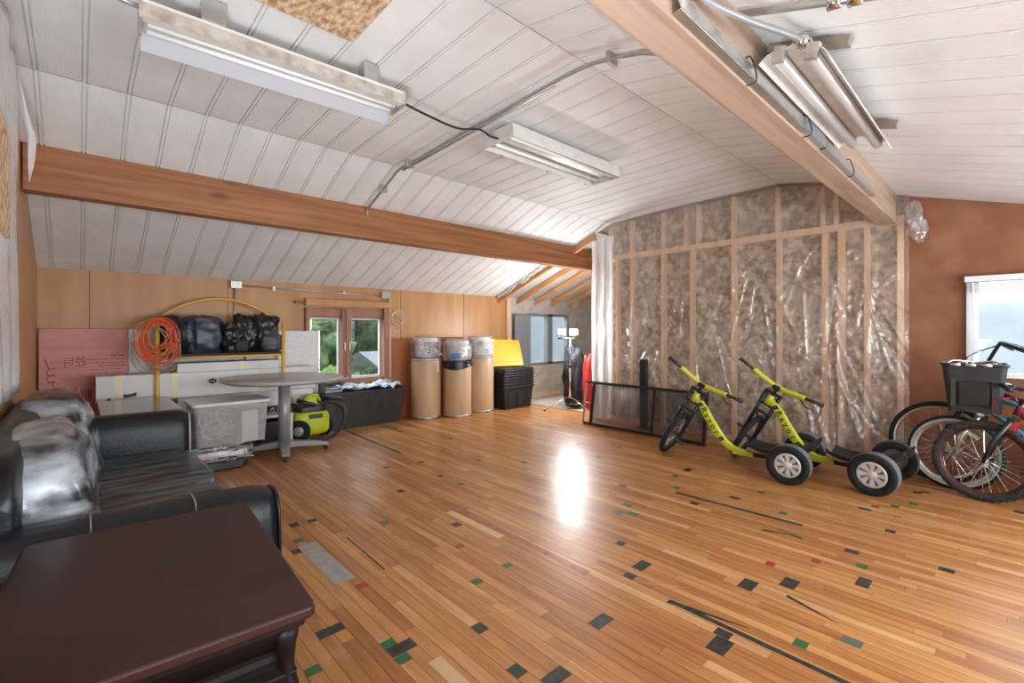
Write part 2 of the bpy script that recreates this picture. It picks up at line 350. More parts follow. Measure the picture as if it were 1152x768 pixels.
def make_floor():
    b = MB(); W = .057; rnd = random.Random(3)
    b.box(XB-.3, 9.1, -1.7, 6.5, -.12, -.004)      # sub layer shows in the gaps
    me_attr = [0.]*len(b.f)
    b.m(1); x = XB-.05
    while x < 5.9:
        y = -1.65 - rnd.random()*.8
        while y < 6.42:
            L = rnd.choice([.35,.5,.7,.9,1.2,1.5,1.8]); y1 = min(y+L, 6.42); ya = max(y, -1.65)
            if y1 > ya+.02:
                g = .0009; e = .0004
                b.add([(x+g,ya+e,0),(x+W-g,ya+e,0),(x+W-g,y1-e,0),(x+g,y1-e,0)], [(0,1,2,3)])
                r = rnd.random(); me_attr.append(.85*r**1.25 if r > .035 else 1.0)
            y = y1
        x += W
    b.m(2); b.add([(5.87,-1.65,-.001),(9.05,-1.65,-.001),(9.05,6.42,-.001),(5.87,6.42,-.001)],[(0,1,2,3)]); me_attr.append(0)
    X0 = XB-.05
    def snap(v): return X0 + math.floor((v-X0)/W)*W
    def patch(mi, x, y, nx=1, ly=.07, h=.0006):
        b.m(mi); xx = snap(x); g = .002
        b.add([(xx+g,y-ly/2,h),(xx+W*nx-g,y-ly/2,h),(xx+W*nx-g,y+ly/2,h),(xx+g,y+ly/2,h)],[(0,1,2,3)]); me_attr.append(0)
    K = [(2.496,.927,2),(2.624,.786,2),(2.949,.529,2),(3.844,.546,1),(4.168,.741,1),(3.328,.651,1),(3.454,.25,1),(3.408,1.636,1),(3.717,1.478,1),(4.139,2.07,2),(4.978,.485,1),(4.93,.53,1),(4.907,-.026,1),(2.254,1.402,2),(2.126,1.385,1),(1.923,.827,2),(2.039,.85,1),(.785,2.015,2),(.962,1.709,2),(1.296,1.589,1),(1.218,1.293,1),(1.292,1.17,2),(1.671,1.258,2),(.942,2.874,1),(1.063,3.276,1),(1.147,3.268,1),(1.832,2.542,1),(2.352,3.488,1),(1.903,3.382,1),(2.449,1.636,1),(2.504,3.99,1),(2.164,4.058,1),(3.291,4.61,1),(3.729,4.267,1),(3.206,3.295,1),(2.911,3.654,1),(4.6,4.2,1),(4.9,3.5,1),(4.2,3.4,1),(4.4,3.0,1),(3.9,2.9,1)]
    for x,y,n in K: patch(3,x,y,n, rnd.uniform(.05,.075))
    for x,y,n in [(3.19,.572,1),(2.177,.603,1),(3.65,1.12,1),(4.576,.513,1),(4.4,.6,1),(4.034,1.385,1),(.652,1.824,1),(1.493,1.893,1),(1.754,1.909,1),(.959,1.767,1),(.964,1.647,1),(2.348,3.188,1),(3.919,2.057,1),(3.6,1.9,1)]: patch(4,x,y,n,.05)
    for x,y,n in [(3.075,.76,1),(2.824,.925,1),(1.053,2.262,1),(1.703,2.275,1),(4.3,.7,1)]: patch(5,x,y,n,.045)
    for x,y,n in [(1.013,3.015,1),(1.524,2.895,1),(2.801,1.92,1),(2.969,1.958,1),(3.35,2.226,1),(2.9,1.84,1),(2.373,.461,1)]: patch(6,x,y,n,.07)
    def line(mi, x0,y0,x1,y1,w0,w1=None,h=.0007):
        w1 = w0 if w1 is None else w1; b.m(mi)
        b.add([(x0-w0/2,y0,h),(x0+w0/2,y0,h),(x1+w1/2,y1,h),(x1-w1/2,y1,h)],[(0,1,2,3)]); me_attr.append(0)
    line(3,3.514,1.845,3.535,.959,.042); line(3,3.27,1.12,3.30,.99,.03,.01); line(3,3.345,1.06,3.312,.904,.004,.03)
    line(3,2.075,1.133,2.144,.786,.035,.004,.0009); line(3,2.084,1.12,2.072,.30,.03)
    line(3,2.542,.759,2.466,.531,.028,.004); line(7,1.016,2.932,1.016,2.36,.105); line(9,2.046,3.773,2.0,1.55,.045)
    line(8,1.947,2.762,1.95,2.195,.055); line(8,1.03,1.56,1.03,1.2,.056); line(3,2.545,5.939,2.501,4.403,.04); line(4,3.046,5.836,3.043,5.309,.05)
    line(3,1.236,2.858,1.22,2.33,.010); line(3,2.95,4.9,2.95,4.2,.02); line(3,4.6,1.72,4.58,1.5,.03)
    b.m(10); rs = random.Random(17)
    for k in range(46):
        x, y = rs.uniform(.9,5.2), rs.uniform(.3,4.6); a = rs.uniform(0,6.28); cu = rs.uniform(-2.2,2.2); L = rs.uniform(.12,.6); n = 8; pts = []
        if (x < 1.1 and y < 2.4): continue
        for i in range(n+1): pts.append((x,y,a)); x += math.cos(a)*L/n; y += math.sin(a)*L/n; a += cu*L/n
        w = rs.uniform(.0006,.0014)
        for p, q in zip(pts, pts[1:]):
            nx, ny = -math.sin(p[2])*w, math.cos(p[2])*w
            b.add([(p[0]-nx,p[1]-ny,.0004),(q[0]-nx,q[1]-ny,.0004),(q[0]+nx,q[1]+ny,.0004),(p[0]+nx,p[1]+ny,.0004)],[(0,1,2,3)]); me_attr.append(0)
    o = b.build('floor', ['gap','floor','concrete','p_black','p_green','p_red','p_teal','p_grey','p_cream','p_redfade','scratch'])
    me = o.data
    at = me.attributes.new('board','FLOAT','FACE')
    for i, v in enumerate(me_attr[:len(me.polygons)]): at.data[i].value = v
    struct(o)
make_floor()

def make_ceiling():
    b = MB(); gs = [-.187+.2155*k for k in range(-1,28)]
    def strip(x0, x1, prof, dz=0.):
        vs = []
        for y, z in prof: vs += [(x0,y,z+dz),(x1,y,z+dz)]
        b.add(vs, [(2*i,2*i+1,2*i+3,2*i+2) for i in range(len(prof)-1)])
    def section(prof, xend):
        for g0, g1 in zip(gs, gs[1:]):
            a, c = max(g0+.0145,XB), min(g1-.0145,xend)
            if c > a: strip(a, c, prof)
            if XB < g1 < xend-.02:
                strip(g1-.0075, g1+.0075, prof, -.001)      # bead between the two grooves
                for sx in (-1,1):
                    a_, c_ = (g1-.0145,g1-.0075) if sx < 0 else (g1+.0075,g1+.0145)
                    vs = []
                    for y, z in prof: vs += [(a_,y,z),(a_,y,z+.0105),(c_,y,z+.0105),(c_,y,z)]
                    fs = []
                    for i in range(len(prof)-1):
                        for k in range(3): fs.append((4*i+k,4*i+k+1,4*i+k+5,4*i+k+4))
                    b.add(vs, fs)
    P1 = PROF[:6]; P2 = PROF[5:8]; P3 = PROF[7:]
    def cut(p, a, c): return [(p[0][0]+a, zc(p[0][0]+a))]+p[1:-1]+[(p[-1][0]-c, zc(p[-1][0]-c))]
    section(cut(P1,0,.002), XE); section(cut(P2,.002,.002), XE)
    section([(3.962,zc(3.962)),(4.62,zc(4.62))], XE); section([(4.74,zc(4.74)),(5.4,PROF[9][1]),(6.37,1.91)], 5.5)
    o = b.build('ceiling', 'panel', solid=0); struct(o)
    # roof deck above
    b = MB(); vs = []
    for x in (XB-.1, 9.1):
        for y, z in PROF: vs.append((x,y,z+.016))
    n = len(PROF); lo = vs
    hi = [(x,y,z+.16) for x,y,z in vs]
    fs = [(i,i+1,n+i+1,n+i) for i in range(n-1)]
    k = 2*n
    b.add(lo+hi, [f[::-1] for f in fs] + [tuple(j+k for j in f) for f in fs] + [tuple(list(range(n))+list(range(k+n-1,k-1,-1))), tuple((list(range(n,2*n))+list(range(k+2*n-1,k+n-1,-1)))[::-1])] + [(0,n,k+n,k),(n-1,k+n-1,k+2*n-1,2*n-1)])
    struct(b.build('ceiling_deck', 'roof'))
make_ceiling()

# left wall (long, low side) with the casement window opening
WX0, WX1, WZ0, WZ1 = 2.20, 3.32, .60, 1.49
b = MB()
YL = 6.37
b.box(XB-.1, WX0, YL, YL+.12, 0, 1.93); b.box(WX1, 5.75, YL, YL+.12, 0, 1.93); b.box(WX0, WX1, YL, YL+.12, 0, WZ0); b.box(WX0, WX1, YL, YL+.12, WZ1, 1.93)
b.m(1); b.box(3.40, 4.80, YL-.003, YL, 0, 1.18)
b.m(2)
for x in (1.30, .08): b.box(x, x+.004, YL-.002, YL, 0, 1.92)
b.box(3.60, 3.604, YL-.004, YL, 1.18, 1.92); b.box(4.80,4.804,YL-.004,YL,0,1.92); b.box(3.6,4.8,YL-.004,YL,1.18,1.185)
struct(b.build('wall_left', ['ply','ply_dark','gap']))
AX0, AX1, AZ0, AZ1 = 6.33, 7.50, .63, 1.62
b = MB()
b.box(5.75, AX0, YL, YL+.12, 0, 2.05); b.box(AX1, 9.1, YL, YL+.12, 0, 2.05); b.box(AX0, AX1, YL, YL+.12, 0, AZ0); b.box(AX0, AX1, YL, YL+.12, AZ1, 2.05)
struct(b.build('wall_alcove_left', 'insul2'))
struct(bx('trim_1', 'stud', None, 5.75, 5.85, YL-.05, YL, 0, 1.9))
struct(bx('baseboard_alcove', 'stud', None, 5.86, 8.9, YL-.04, YL, .0, .09))
struct(bx('wall_alcove_end', 'insul2', None, 8.95, 9.1, 4.1, 6.4, 0, 2.75))
struct(bx('wall_alcove_side', 'insul2', None, 5.84, 8.95, 4.0, 4.12, 0, 2.8))
# gable end behind the stud wall and the brown board to its right with a window opening
def gable(name, m, y0, y1, x, z0=0., t=.1):
    ys = [y0]+[y for y,_ in PROF if y0 < y < y1]+[y1]
    poly = [(y0,z0),(y1,z0)]+[(y,zc(y)+.012) for y in reversed(ys)]
    b = MB(); b.prism(poly, x, x+t, 'x'); return b
RY0, RY1, RZ0, RZ1 = -.95, .285, .90, 1.76
b = gable('', '', RY1, .70, 5.70)
q = gable('', '', -1.6, RY0, 5.70); b.add(q.v, q.f)
q = gable('', '', RY0, RY1, 5.70, RZ1); b.add(q.v, q.f); b.box(5.70, 5.80, RY0, RY1, 0, RZ0)
struct(b.build('wall_right', 'hard'))
struct(gable('', '', .70, 4.12, 5.84).build('wall_end', 'insul2'))
# back gable (behind and left of the photographer)
b = gable('', '', -1.6, 6.37, XB-.12, t=.12); struct(b.build('wall_back', 'ply'))
# front wall with two openings added for the fill lamps, out of the picture
b = MB(); yf = -1.72
b.box(XB-.1, .8, yf, -1.6, 0, 1.9); b.box(2.6, 3.4, yf, -1.6, 0, 1.9); b.box(5.2, 5.8, yf, -1.6, 0, 1.9)
for a, c in ((.8,2.6),(3.4,5.2)): b.box(a, c, yf, -1.6, 0, .55); b.box(a, c, yf, -1.6, 1.65, 1.9)
struct(b.build('wall_front', 'ply'))

# windows -------------------------------------------------------
def win_root(name): return struct(MB().build(name, 'winred')) 
def casement(parent_mb, x0, x1, z0, z1, y0, y1, w): parent_mb.box(x0,x0+w,y0,y1,z0,z1); parent_mb.box(x1-w,x1,y0,y1,z0,z1); parent_mb.box(x0+w,x1-w,y0,y1,z0,z0+w); parent_mb.box(x0+w,x1-w,y0,y1,z1-w,z1)
b = MB()
b.box(WX0-.02,WX0+.03,6.30,6.46,WZ0-.03,1.60); b.box(3.28,3.37,6.28,6.46,WZ0-.03,1.62); b.box(2.66,2.79,6.29,6.46,WZ0,1.60); b.box(2.71,2.74,6.275,6.29,WZ0,1.60)
b.box(WX0,3.28,6.31,6.46,WZ0-.03,WZ0+.03); b.box(WX0,3.28,6.33,6.37,1.49,1.60); b.box(WX0,3.28,6.37,6.46,1.47,1.5)
w1 = struct(b.build('window_1', 'winred', bevel=.004))
for a, c in ((2.23,2.66),(2.79,3.28)):
    q = MB(); casement(q, a, c, .63, 1.475, 6.39, 6.43, .022); s_ = q.build('window_sash', 'winwhite', w1)
    bx('window_pane', 'glass', s_, a+.022, c-.022, 6.405, 6.409, .652, 1.453)
for x in (2.69,2.76): bx('window_handle', 'winwhite', w1, x-.008, x+.008, 6.262, 6.275, 1.02, 1.14, bevel=.003)
b = MB(); casement(b, AX0, AX1, AZ0, AZ1, 6.33, 6.45, .045); b.box(6.86,7.0,6.33,6.45,AZ0,AZ1)
w2 = struct(b.build('window_2', 'wing', bevel=.004))
for a, c in ((6.375,6.86),(7.0,7.455)): bx('window_pane', 'glass', w2, a, c, 6.39, 6.394, AZ0+.045, AZ1-.045)
b = MB(); b.box(5.66,5.79,RY1-.035,RY1,RZ0,RZ1); b.box(5.66,5.79,RY0,RY0+.04,RZ0,RZ1); b.box(5.66,5.79,RY0,RY1,RZ0,RZ0+.04); b.box(5.67,5.79,RY0,RY1,RZ1-.04,RZ1)
b.box(5.72,5.76,RY1-.075,RY1-.045,RZ0+.04,RZ1-.04)
w3 = struct(b.build('window_3', 'winwhite', bevel=.004))
bx('window_pane', 'glass', w3, 5.74, 5.744, RY0+.04, RY1-.075, RZ0+.04, RZ1-.04)
bl = thing('roller_blind', 'white blind headrail pulled fully up across the top of the right window', 'blind', (5.66,-.33,1.70))
bx('head_rail', 'winwhite', bl, 5.60, 5.655, RY0-.02, RY1+.01, 1.715, 1.765, bevel=.006)
b = MB()
for i in range(5): b.box(5.605, 5.65, RY0+.01, RY1-.01, 1.69-.018*i, 1.70-.018*i)
b.build('folded_slats', 'winwhite', bl)
MB().tube([(5.60,.245,1.70),(5.60,.243,1.2),(5.60,.245,.98)], .004).build('pull_cord', 'winwhite', bl)

# header board over the left window
hb = bx('header_board', 'stud', None, 2.17, 3.42, 6.27, 6.325, 1.625, 1.715, bevel=.004); hb.data.materials[0] = M['ply']
tag(hb, 'horizontal wooden board fixed across the wall just above the double window', 'board')
sg = bx('wood_block', 'beam', None, 2.05, 2.17, 6.30, 6.365, 1.655, 1.685); tag(sg, 'small brown wood block left of the board above the double window', 'wood block')

# beams ---------------------------------------------------------
o = bx('ceiling_beam', 'beam', None, XB+.01, 7.6, 4.62, 4.76, 2.268, 2.592, bevel=.004)
tag(o, 'long brown timber beam running across the ceiling above the boxes and window', 'beam')
b = MB(); b.box(XB+.01, XE-.02, .755, .893, 2.31, 2.60); b.box(XB+.01, XE-.02, .86, .900, 2.312, 2.355)
o = b.build('ceiling_beam', 'beam2', bevel=.004); tag(o, 'pale knotty timber beam near the ridge with metal reflector strips on it', 'beam')

# rafters of the unfinished bay ---------------------------------
for i, x in enumerate((5.56, 6.03, 6.50, 6.98, 7.46, 7.94)):
    vs = [(x,4.2,zc(4.2)-.035),(x+.045,4.2,zc(4.2)-.035),(x+.045,6.36,1.878),(x,6.36,1.878)]
    lo = [(a,c_,z-.085) for a,c_,z in vs]
    o = MB().add(vs+lo, [(0,1,2,3),(7,6,5,4),(0,4,5,1),(1,5,6,2),(2,6,7,3),(3,7,4,0)]).build('rafter', 'rafter')
    tag(o, ['nearest bare rafter beside the torn edge of the white ceiling','second bare rafter from the torn ceiling edge','third bare rafter from the torn ceiling edge','fourth bare rafter, above the alcove window','fifth bare rafter, right above the work light','farthest bare rafter, at the plastic curtain'][i], 'rafter', 'bare rafters over the alcove')
b = MB(); rnd = random.Random(5)
def bay(u, v):
    y = 4.2 + 2.15*v; x = 5.5 + 3.4*u
    return (x, y, zc(y) - .012 - .02*abs(noise.noise((x*6,y*5,1))))
o = b.grid(bay, 60, 20).build('vapour_barrier', 'torn'); struct(o); o.name = 'ceiling_alcove'
# torn flap at end of white ceiling
def flap(u, v):
    y = 4.95 + 1.38*u; w = .05 + .05*noise.noise((u*9,2,0))
    return (5.49 + w*v + .03*noise.noise((u*12,v*3,5)), y, zc(y) - .008 - (.06+.05*noise.noise((u*7,0,3)))*v)
o = MB().grid(flap, 60, 6).build('torn_plastic_flap', 'torn', solid=.001); tag(o, 'ragged white plastic edge hanging where the white ceiling stops', 'plastic sheet')

# stud wall under clear plastic ---------------------------------
sw = thing('stud_wall', 'open timber stud wall packed with brown insulation behind clear plastic', 'stud wall', (5.72,2.3,0))
ZH0, ZH1 = 2.315, 2.385
for y, w in ((3.90,.04),(3.66,.04),(3.18,.04),(2.78,.045),(2.27,.04),(1.78,.04),(1.34,.055),(1.20,.055),(.99,.04),(.73,.05)):
    bx('stud', 'stud', sw, 5.685, 5.78, y-w/2, y+w/2, .04, ZH0)
for y in (3.66,3.18,2.86,2.70,2.27,1.79,1.36,1.24,.99):
    bx('cripple_stud', 'stud', sw, 5.685, 5.78, y-.02, y+.02, ZH1, zc(y)-.02)
bx('header', 'stud', sw, 5.68, 5.78, .70, 4.05, ZH0, ZH1)
bx('bottom_plate', 'stud', sw, 5.68, 5.78, .70, 4.05, 0, .04)
def ins(u, v):
    y = .70 + 3.4*u; z = .05 + (zc(y)-.07)*v
    return (5.755 - .045*abs(noise.noise((y*3,z*2,0)))-.03*noise.noise((y*9,z*8,3))+.02, y, z)
MB().grid(ins, 150, 110).build('insulation', 'insul', sw)
RID = []
rnd = random.Random(21)
for k in range(60):
    y0_ = rnd.uniform(.7,3.95); z0_ = rnd.uniform(.5,2.3); a_ = rnd.gauss(0,.42); L_ = rnd.uniform(.4,1.3)
    RID.append((y0_, z0_, y0_+L_*math.sin(a_), z0_-L_*math.cos(a_), rnd.uniform(.010,.026), rnd.uniform(.010,.028)*rnd.choice((1,1,-1))))
for (ya,za) in ((1.0,1.75),(2.05,2.1),(3.55,2.2),(1.9,1.35)):          # pulls fanning out of a staple
    for k in range(6):
        a_ = -.9+.36*k+rnd.uniform(-.1,.1); L_ = rnd.uniform(.5,1.2); RID.append((ya,za,ya+L_*math.sin(a_),za-L_*math.cos(a_),rnd.uniform(.009,.018),rnd.uniform(.012,.024)))
def sheetx(y, z):
    low = max(0, 1.6-z)/1.6
    f = .022*noise.noise((y*2.2+z*.8, z*.5, 0)) + .012*noise.noise((y*7+z*2.0, z*1.3, 4)) + .005*noise.noise((y*16-z*6, z*5, 9))
    for ya,za,yb_,zb_,w,h in RID:
        if z > za+.03 or z < zb_-.03: continue
        t = (za-z)/(za-zb_+1e-6); t = min(1,max(0,t)); d = y-(ya+(yb_-ya)*t)
        if abs(d) < 3*w: f -= h*math.exp(-(d/w)**2)*math.sin(PI*min(1,max(0,t)))**.5
    f += .005*noise.noise((y*30+z*9, z*12, 2))
    return 5.625 + f*(.75+.5*low) - .02*low - .010
def sheet(u, v):
    y = .66 + 3.32*u; z = .01 + (zc(y)-.02)*v
    return (min(sheetx(y,z), 5.672), y, z)
o = MB().grid(sheet, 400, 240).build('plastic_sheet', 'plastic'); tag(o, 'large clear wrinkled plastic sheet stapled over the insulated stud wall', 'plastic sheet')
# milky curtain at left end
def drp(u, v):
    y = 3.90 + .36*u; z = .02 + 2.63*v
    return (5.585 + .035*math.sin(u*15+z*.5) + .02*noise.noise((u*6,z*2,0)) - .02*(1-v), y + .02*noise.noise((z*1.5,u,3)), min(z, zc(min(y,4.2))-.02))
o = MB().grid(drp, 60, 60).build('plastic_curtain', 'drape'); tag(o, 'milky white plastic curtain hanging at the left end of the stud wall', 'plastic sheet')
# bunched plastic at beam end
b = MB(); b.blob((5.62,.625,2.36), .05,.055,.10, .9,.45,1.6,3); b.blob((5.62,.595,2.22), .05,.055,.09, .9,.45,1.6,8)
o = b.build('bunched_plastic', 'plastic2'); tag(o, 'bunched wad of clear plastic at the end of the pale beam', 'plastic sheet')

# back gable: grey sheeting, strand board, hanging strip --------
def gsh(u, v):
    y = 2.6 + 1.42*u; z = .95 + 1.9*v
    return (XB + .025 + .015*math.sin(u*22+z) + .012*noise.noise((u*5,z*2,0)), y, min(z, zc(y)-.05))
o = MB().grid(gsh, 60, 30).build('grey_plastic_sheet', 'drape', solid=.002); tag(o, 'milky grey plastic sheet hanging on the wall left of the brown beam', 'plastic sheet')
o = bx('strand_board', 'osb', None, XB+.055, XB+.07, 2.0, 3.0, 1.70, 2.16); tag(o, 'strand board offcut fixed high on the wall at the far left edge', 'board')
def hstrip(u, v):
    # narrow twisting strip hanging from the ceiling corner
    P = [(-.272,2.83,.014),(-.250,2.70,.022),(-.226,2.55,.032),(-.196,2.42,.038),(-.200,2.28,.026),(-.208,2.156,.002)]
    f = v*4.999; i = int(f); f -= i; x, z, w = [a+(b_-a)*f for a,b_ in zip(P[i],P[i+1])]
    return (x+(u-.5)*w, 3.88+.012*math.sin(u*4+v*5)+.25*(u-.5)*w, z)
o = MB().grid(hstrip, 8, 24).build('hanging_plastic_strip', 'drape', solid=.0015); tag(o, 'thin white plastic strip dangling to a point over the left end of the brown beam', 'plastic sheet')
o = bx('strand_board_hatch', 'osb', None, .2, 1.10, 1.88, 2.47, 2.878, 2.890); tag(o, 'square strand board patch screwed to the white ceiling', 'board')

# light fixtures ------------------------------------------------
def fixture_open(name, label, L, W):
    t = thing(name, label, 'ceiling light')
    return t
f1 = thing('fluorescent_fixture', 'long fluorescent strip light with a deep reflector, on the ceiling at upper left', 'ceiling light', (.83,2.66,2.70), math.radians(-3), 'ceiling strip lights')
l = f1
b = MB(); b.box(-.62,.645,-.065,.0,.0,.05); b.box(-.62,.645,-.06,.13,.05,.075); b.m(1); b.box(-.62,.645,-.068,-.065,-.004,.054)
b.build('housing', ['fix','fixrust'], l, local=True, bevel=.003)
b = MB(); vs = [(-.62,-.0,.045),(.645,-.0,.045),(.645,.13,.02),(-.62,.13,.02),(.645,.205,-.035),(-.62,.205,-.035)]
b.add(vs, [(0,1,2,3),(3,2,4,5)]); b.build('reflector', 'flange', l, local=True, solid=.004)
for y in (.03,.10): MB().tube([(-.60,y,.012),(.63,y,.012)], .013, 12).build('tube_lamp', 'tube', l, local=True)
for x in (-.625,.65): bx('end_cap', 'fixrust', l, x-.006, x+.006, -.065, .12, -.012, .075, local=True)
MB().tube([(-.62,-.02,.05),(-.8,.02,.09),(-.95,.02,.13)], .011).build('supply_conduit', 'galv', l, local=True)
bx('rail_bracket', 'steelrim', l, -.40, -.30, -.07, .02, .075, .18, local=True)
bx('rail_bracket', 'steelrim', l, .40, .48, -.05, .04, .075, .18, local=True)

f2 = thing('fluorescent_fixture', 'shorter open-bottomed fluorescent light in the middle of the ceiling', 'ceiling light', (3.06,2.70,2.74), 0, 'ceiling strip lights')
b = MB(); hx, hy = .69, .175
b.add([(-hx,-hy,0),(hx,-hy,0),(hx,-hy+.02,.11),(-hx,-hy+.02,.11)],[(0,1,2,3)]); b.add([(-hx,hy,0),(hx,hy,0),(hx,hy-.02,.11),(-hx,hy-.02,.11)],[(3,2,1,0)])
b.add([(-hx,-hy+.02,.11),(hx,-hy+.02,.11),(hx,hy-.02,.11),(-hx,hy-.02,.11)],[(0,1,2,3)])
for x in (-hx,hx): b.add([(x,-hy,0),(x,hy,0),(x,hy-.02,.11),(x,-hy+.02,.11)],[(0,1,2,3)])
b.build('housing', 'fix', f2, local=True, solid=.004)
bx('ballast_cover', 'fix', f2, -.68, .68, -.035, .035, .045, .075, local=True)
for y in (-.09,.09): MB().tube([(-.66,y,.03),(.66,y,.03)], .016, 12).build('tube_lamp', 'tube', f2, local=True)
for x in (-.672,.672):
    for y in (-.09,.09): bx('lamp_holder', 'fixrust', f2, x-.012, x+.012, y-.02, y+.02, .005, .075, local=True)
for x in (-.5,.05,.6): bx('clip', 'greym', f2, x-.012, x+.012, .17, .18, -.005, .01, local=True)
for x in (-.45,.45): MB().tube([(x,0,.11),(x,0,.148)], .01).build('hanger', 'fix', f2, local=True)

f3 = thing('fluorescent_fixture', 'twin-tube fluorescent light with ribbed silver reflector beside the pale beam', 'ceiling light', (2.80,.60,2.40), 0, 'ceiling strip lights')
T3 = Matrix.Rotation(math.radians(17), 4, 'X')
b = MB(); xs = (-.70,.62); pf = [(.135,-.02),(.11,.012),(.09,.025),(.05,.03),(.02,.045),(-.02,.045),(-.05,.03),(-.09,.025),(-.11,.012),(-.135,-.02)]
vs = [(xs[0],y,z) for y,z in pf]+[(xs[1],y,z) for y,z in pf]; n = len(pf)
b.add(vs, [(i,i+1,n+i+1,n+i) for i in range(n-1)], T=T3); b.build('reflector', 'fix', f3, local=True, solid=.004)
for y in (-.062,.062): MB().tube([T3@Vector((-.68,y,.0)),T3@Vector((.615,y,.0))], .024, 14).build('tube_lamp', 'silverpaint', f3, local=True)
for y in (-.062,.062): MB().box(-.71,-.68,y-.022,y+.022,-.018,.04,T=T3).build('lamp_holder', 'fixrust', f3, local=True)
MB().box(-.68,.60,-.03,.03,.045,.075,T=T3).build('ballast_cover', 'fixrust', f3, local=True)
for k, (x, lb) in enumerate(((2.22,'dark wood strip above the near end of the ribbed silver light'),(3.32,'dark wood strip above the far end of the ribbed silver light'))):
    o = MB().box(x,x+.05,.43,.74,zc(.5)-.035-.01,zc(.5)-.012,T=rotm('X',17,(x,.5,zc(.5)))).build('wood_strip','roof'); tag(o, lb, 'wood strip')
# reflector trays on the beam
rt = thing('reflector_tray', 'long aluminium reflector strip tied along the side of the pale beam', 'reflector strip', (2.9,.74,2.36))
b = MB(); b.add([(1.41,.725,2.330),(2.75,.725,2.330),(2.75,.753,2.325),(1.41,.753,2.325)],[(0,1,2,3)]); b.add([(1.41,.725,2.330),(2.75,.725,2.330),(2.75,.745,2.405),(1.41,.745,2.405)],[(3,2,1,0)])
b.build('metal_section', 'alu', rt, solid=.003)
bx('dark_section', 'greym', rt, 2.75, 3.1, .728, .752, 2.335, 2.40)
b = MB(); b.add([(3.1,.725,2.330),(4.46,.725,2.330),(4.46,.753,2.325),(3.1,.753,2.325)],[(0,1,2,3)]); b.add([(3.1,.725,2.330),(4.46,.725,2.330),(4.46,.745,2.405),(3.1,.745,2.405)],[(3,2,1,0)])
b.build('clear_section', 'steelrim', rt, solid=.003)
for x in (2.02,2.78,3.72): MB().tube(bez([(x,.755,2.425),(x,.735,2.42),(x,.715,2.35),(x+.01,.72,2.318),(x+.01,.757,2.313)],5), .003, 6).build('tie_wire', 'blackm', rt)

# conduits ------------------------------------------------------
cd = thing('ceiling_conduit', 'grey metal conduit running down the white ceiling to the brown beam', 'conduit', (2.2,3,2.8))
path = [(2.2,.92,2.60)]+[(2.2,y,zc(y)-.05) for y in (1.2,1.38,1.76,2.4,3.0,3.7,3.93)]+[(2.2,4.1,zc(4.1)-.055),(2.2,4.5,zc(4.5)-.05),(2.21,4.60,2.56),(2.215,4.605,2.50)]
MB().tube(bez(path,5), .0125, 10).build('conduit_pipe', 'galv', cd)
MB().tube([(2.23,2.0,zc(2)-.052),(2.23,3.9,zc(3.9)-.052)], .009, 8).build('second_pipe', 'galv', cd)
for y in (1.55,3.75,4.25): bx('conduit_clip', 'steelrim', cd, 2.17, 2.25, y-.012, y+.012, zc(y)-.07, zc(y)-.004)
cb = MB().tube(bez([(1.48,2.63,2.74),(1.72,2.66,2.73),(1.98,2.70,2.74),(2.20,2.72,2.80),(2.30,2.72,2.78),(2.38,2.70,2.775)],8), .008, 8).build('light_cable','blackm')
tag(cb, 'black cable drooping between the two lights across the conduit', 'cable')
c2 = thing('ceiling_conduit', 'metal conduit with fittings above the ribbed silver light at top right', 'conduit', (1.9,.3,2.4))
MB().tube([(1.86,.74,zc(.74)-.05),(1.90,.40,zc(.4)-.045),(1.98,-.35,zc(-.35)-.045)], .013, 10).build('conduit_pipe', 'galv', c2)
for y in (.42,.36): MB().tube([(1.9,y+.02,zc(y)-.043),(1.903,y-.02,zc(y)-.047)], .024, 10).build('coupling', 'chrome', c2)
MB().tube(bez([(1.55,.74,2.45),(1.62,.70,2.42),(1.75,.64,2.40),(1.95,.60,2.43),(2.08,.57,2.44)],8), .012, 10).build('flexible_conduit', 'greym', c2)
for p in ((1.53,.735,2.45),(2.09,.57,2.44)): MB().tube([(p[0]-.02,p[1],p[2]),(p[0]+.02,p[1],p[2])], .025, 10).build('coupling', 'chrome', c2)

# wall conduit, boxes, pipe, cable coil on left wall
wc = thing('wall_conduit', 'thin grey conduit along the top of the plywood wall between two boxes', 'conduit', (2.3,6.33,1.82))
MB().tube([(1.42,6.34,1.84),(3.3,6.34,1.80)], .010, 8).build('conduit_pipe','galv', wc)
MB().tube([(1.37,6.34,1.84),(1.37,6.34,1.15)], .010, 8).build('drop_pipe','galv', wc)
bx('junction_box','steelrim', wc, 1.32, 1.44, 6.31, 6.365, 1.80, 1.89, bevel=.004)
bx('junction_box','steelrim', wc, 3.26, 3.40, 6.30, 6.365, 1.77, 1.87, bevel=.004)
for x in (1.8,2.7): bx('conduit_clip','steelrim', wc, x-.015,x+.015,6.33,6.368,1.80,1.85)
pp = MB().tube([(3.40,6.335,1.77),(3.40,6.335,.0)], .022, 10).build('vertical_pipe','creampipe'); tag(pp, 'cream coloured vertical pipe on the wall right of the double window', 'pipe')
b = MB()
for k in range(5): b.torus((3.50+.006*k,6.32-.006*k,1.46+.008*k), .085+.007*k, .0045, 'y', 30, 6)
b.tube(bez([(3.43,6.31,1.55),(3.40,6.30,1.35),(3.50,6.30,1.28),(3.60,6.30,1.42),(3.48,6.30,1.55)],8), .004, 6)
b.tube(bez([(3.50,6.31,1.40),(3.35,6.30,1.30),(3.40,6.30,1.22),(3.52,6.30,1.30)],8), .004, 6)
o = b.build('cable_coil','white'); o.data.materials[0] = M['creampipe']; tag(o, 'small coil of pale cable hung on the wall right of the double window', 'cable')
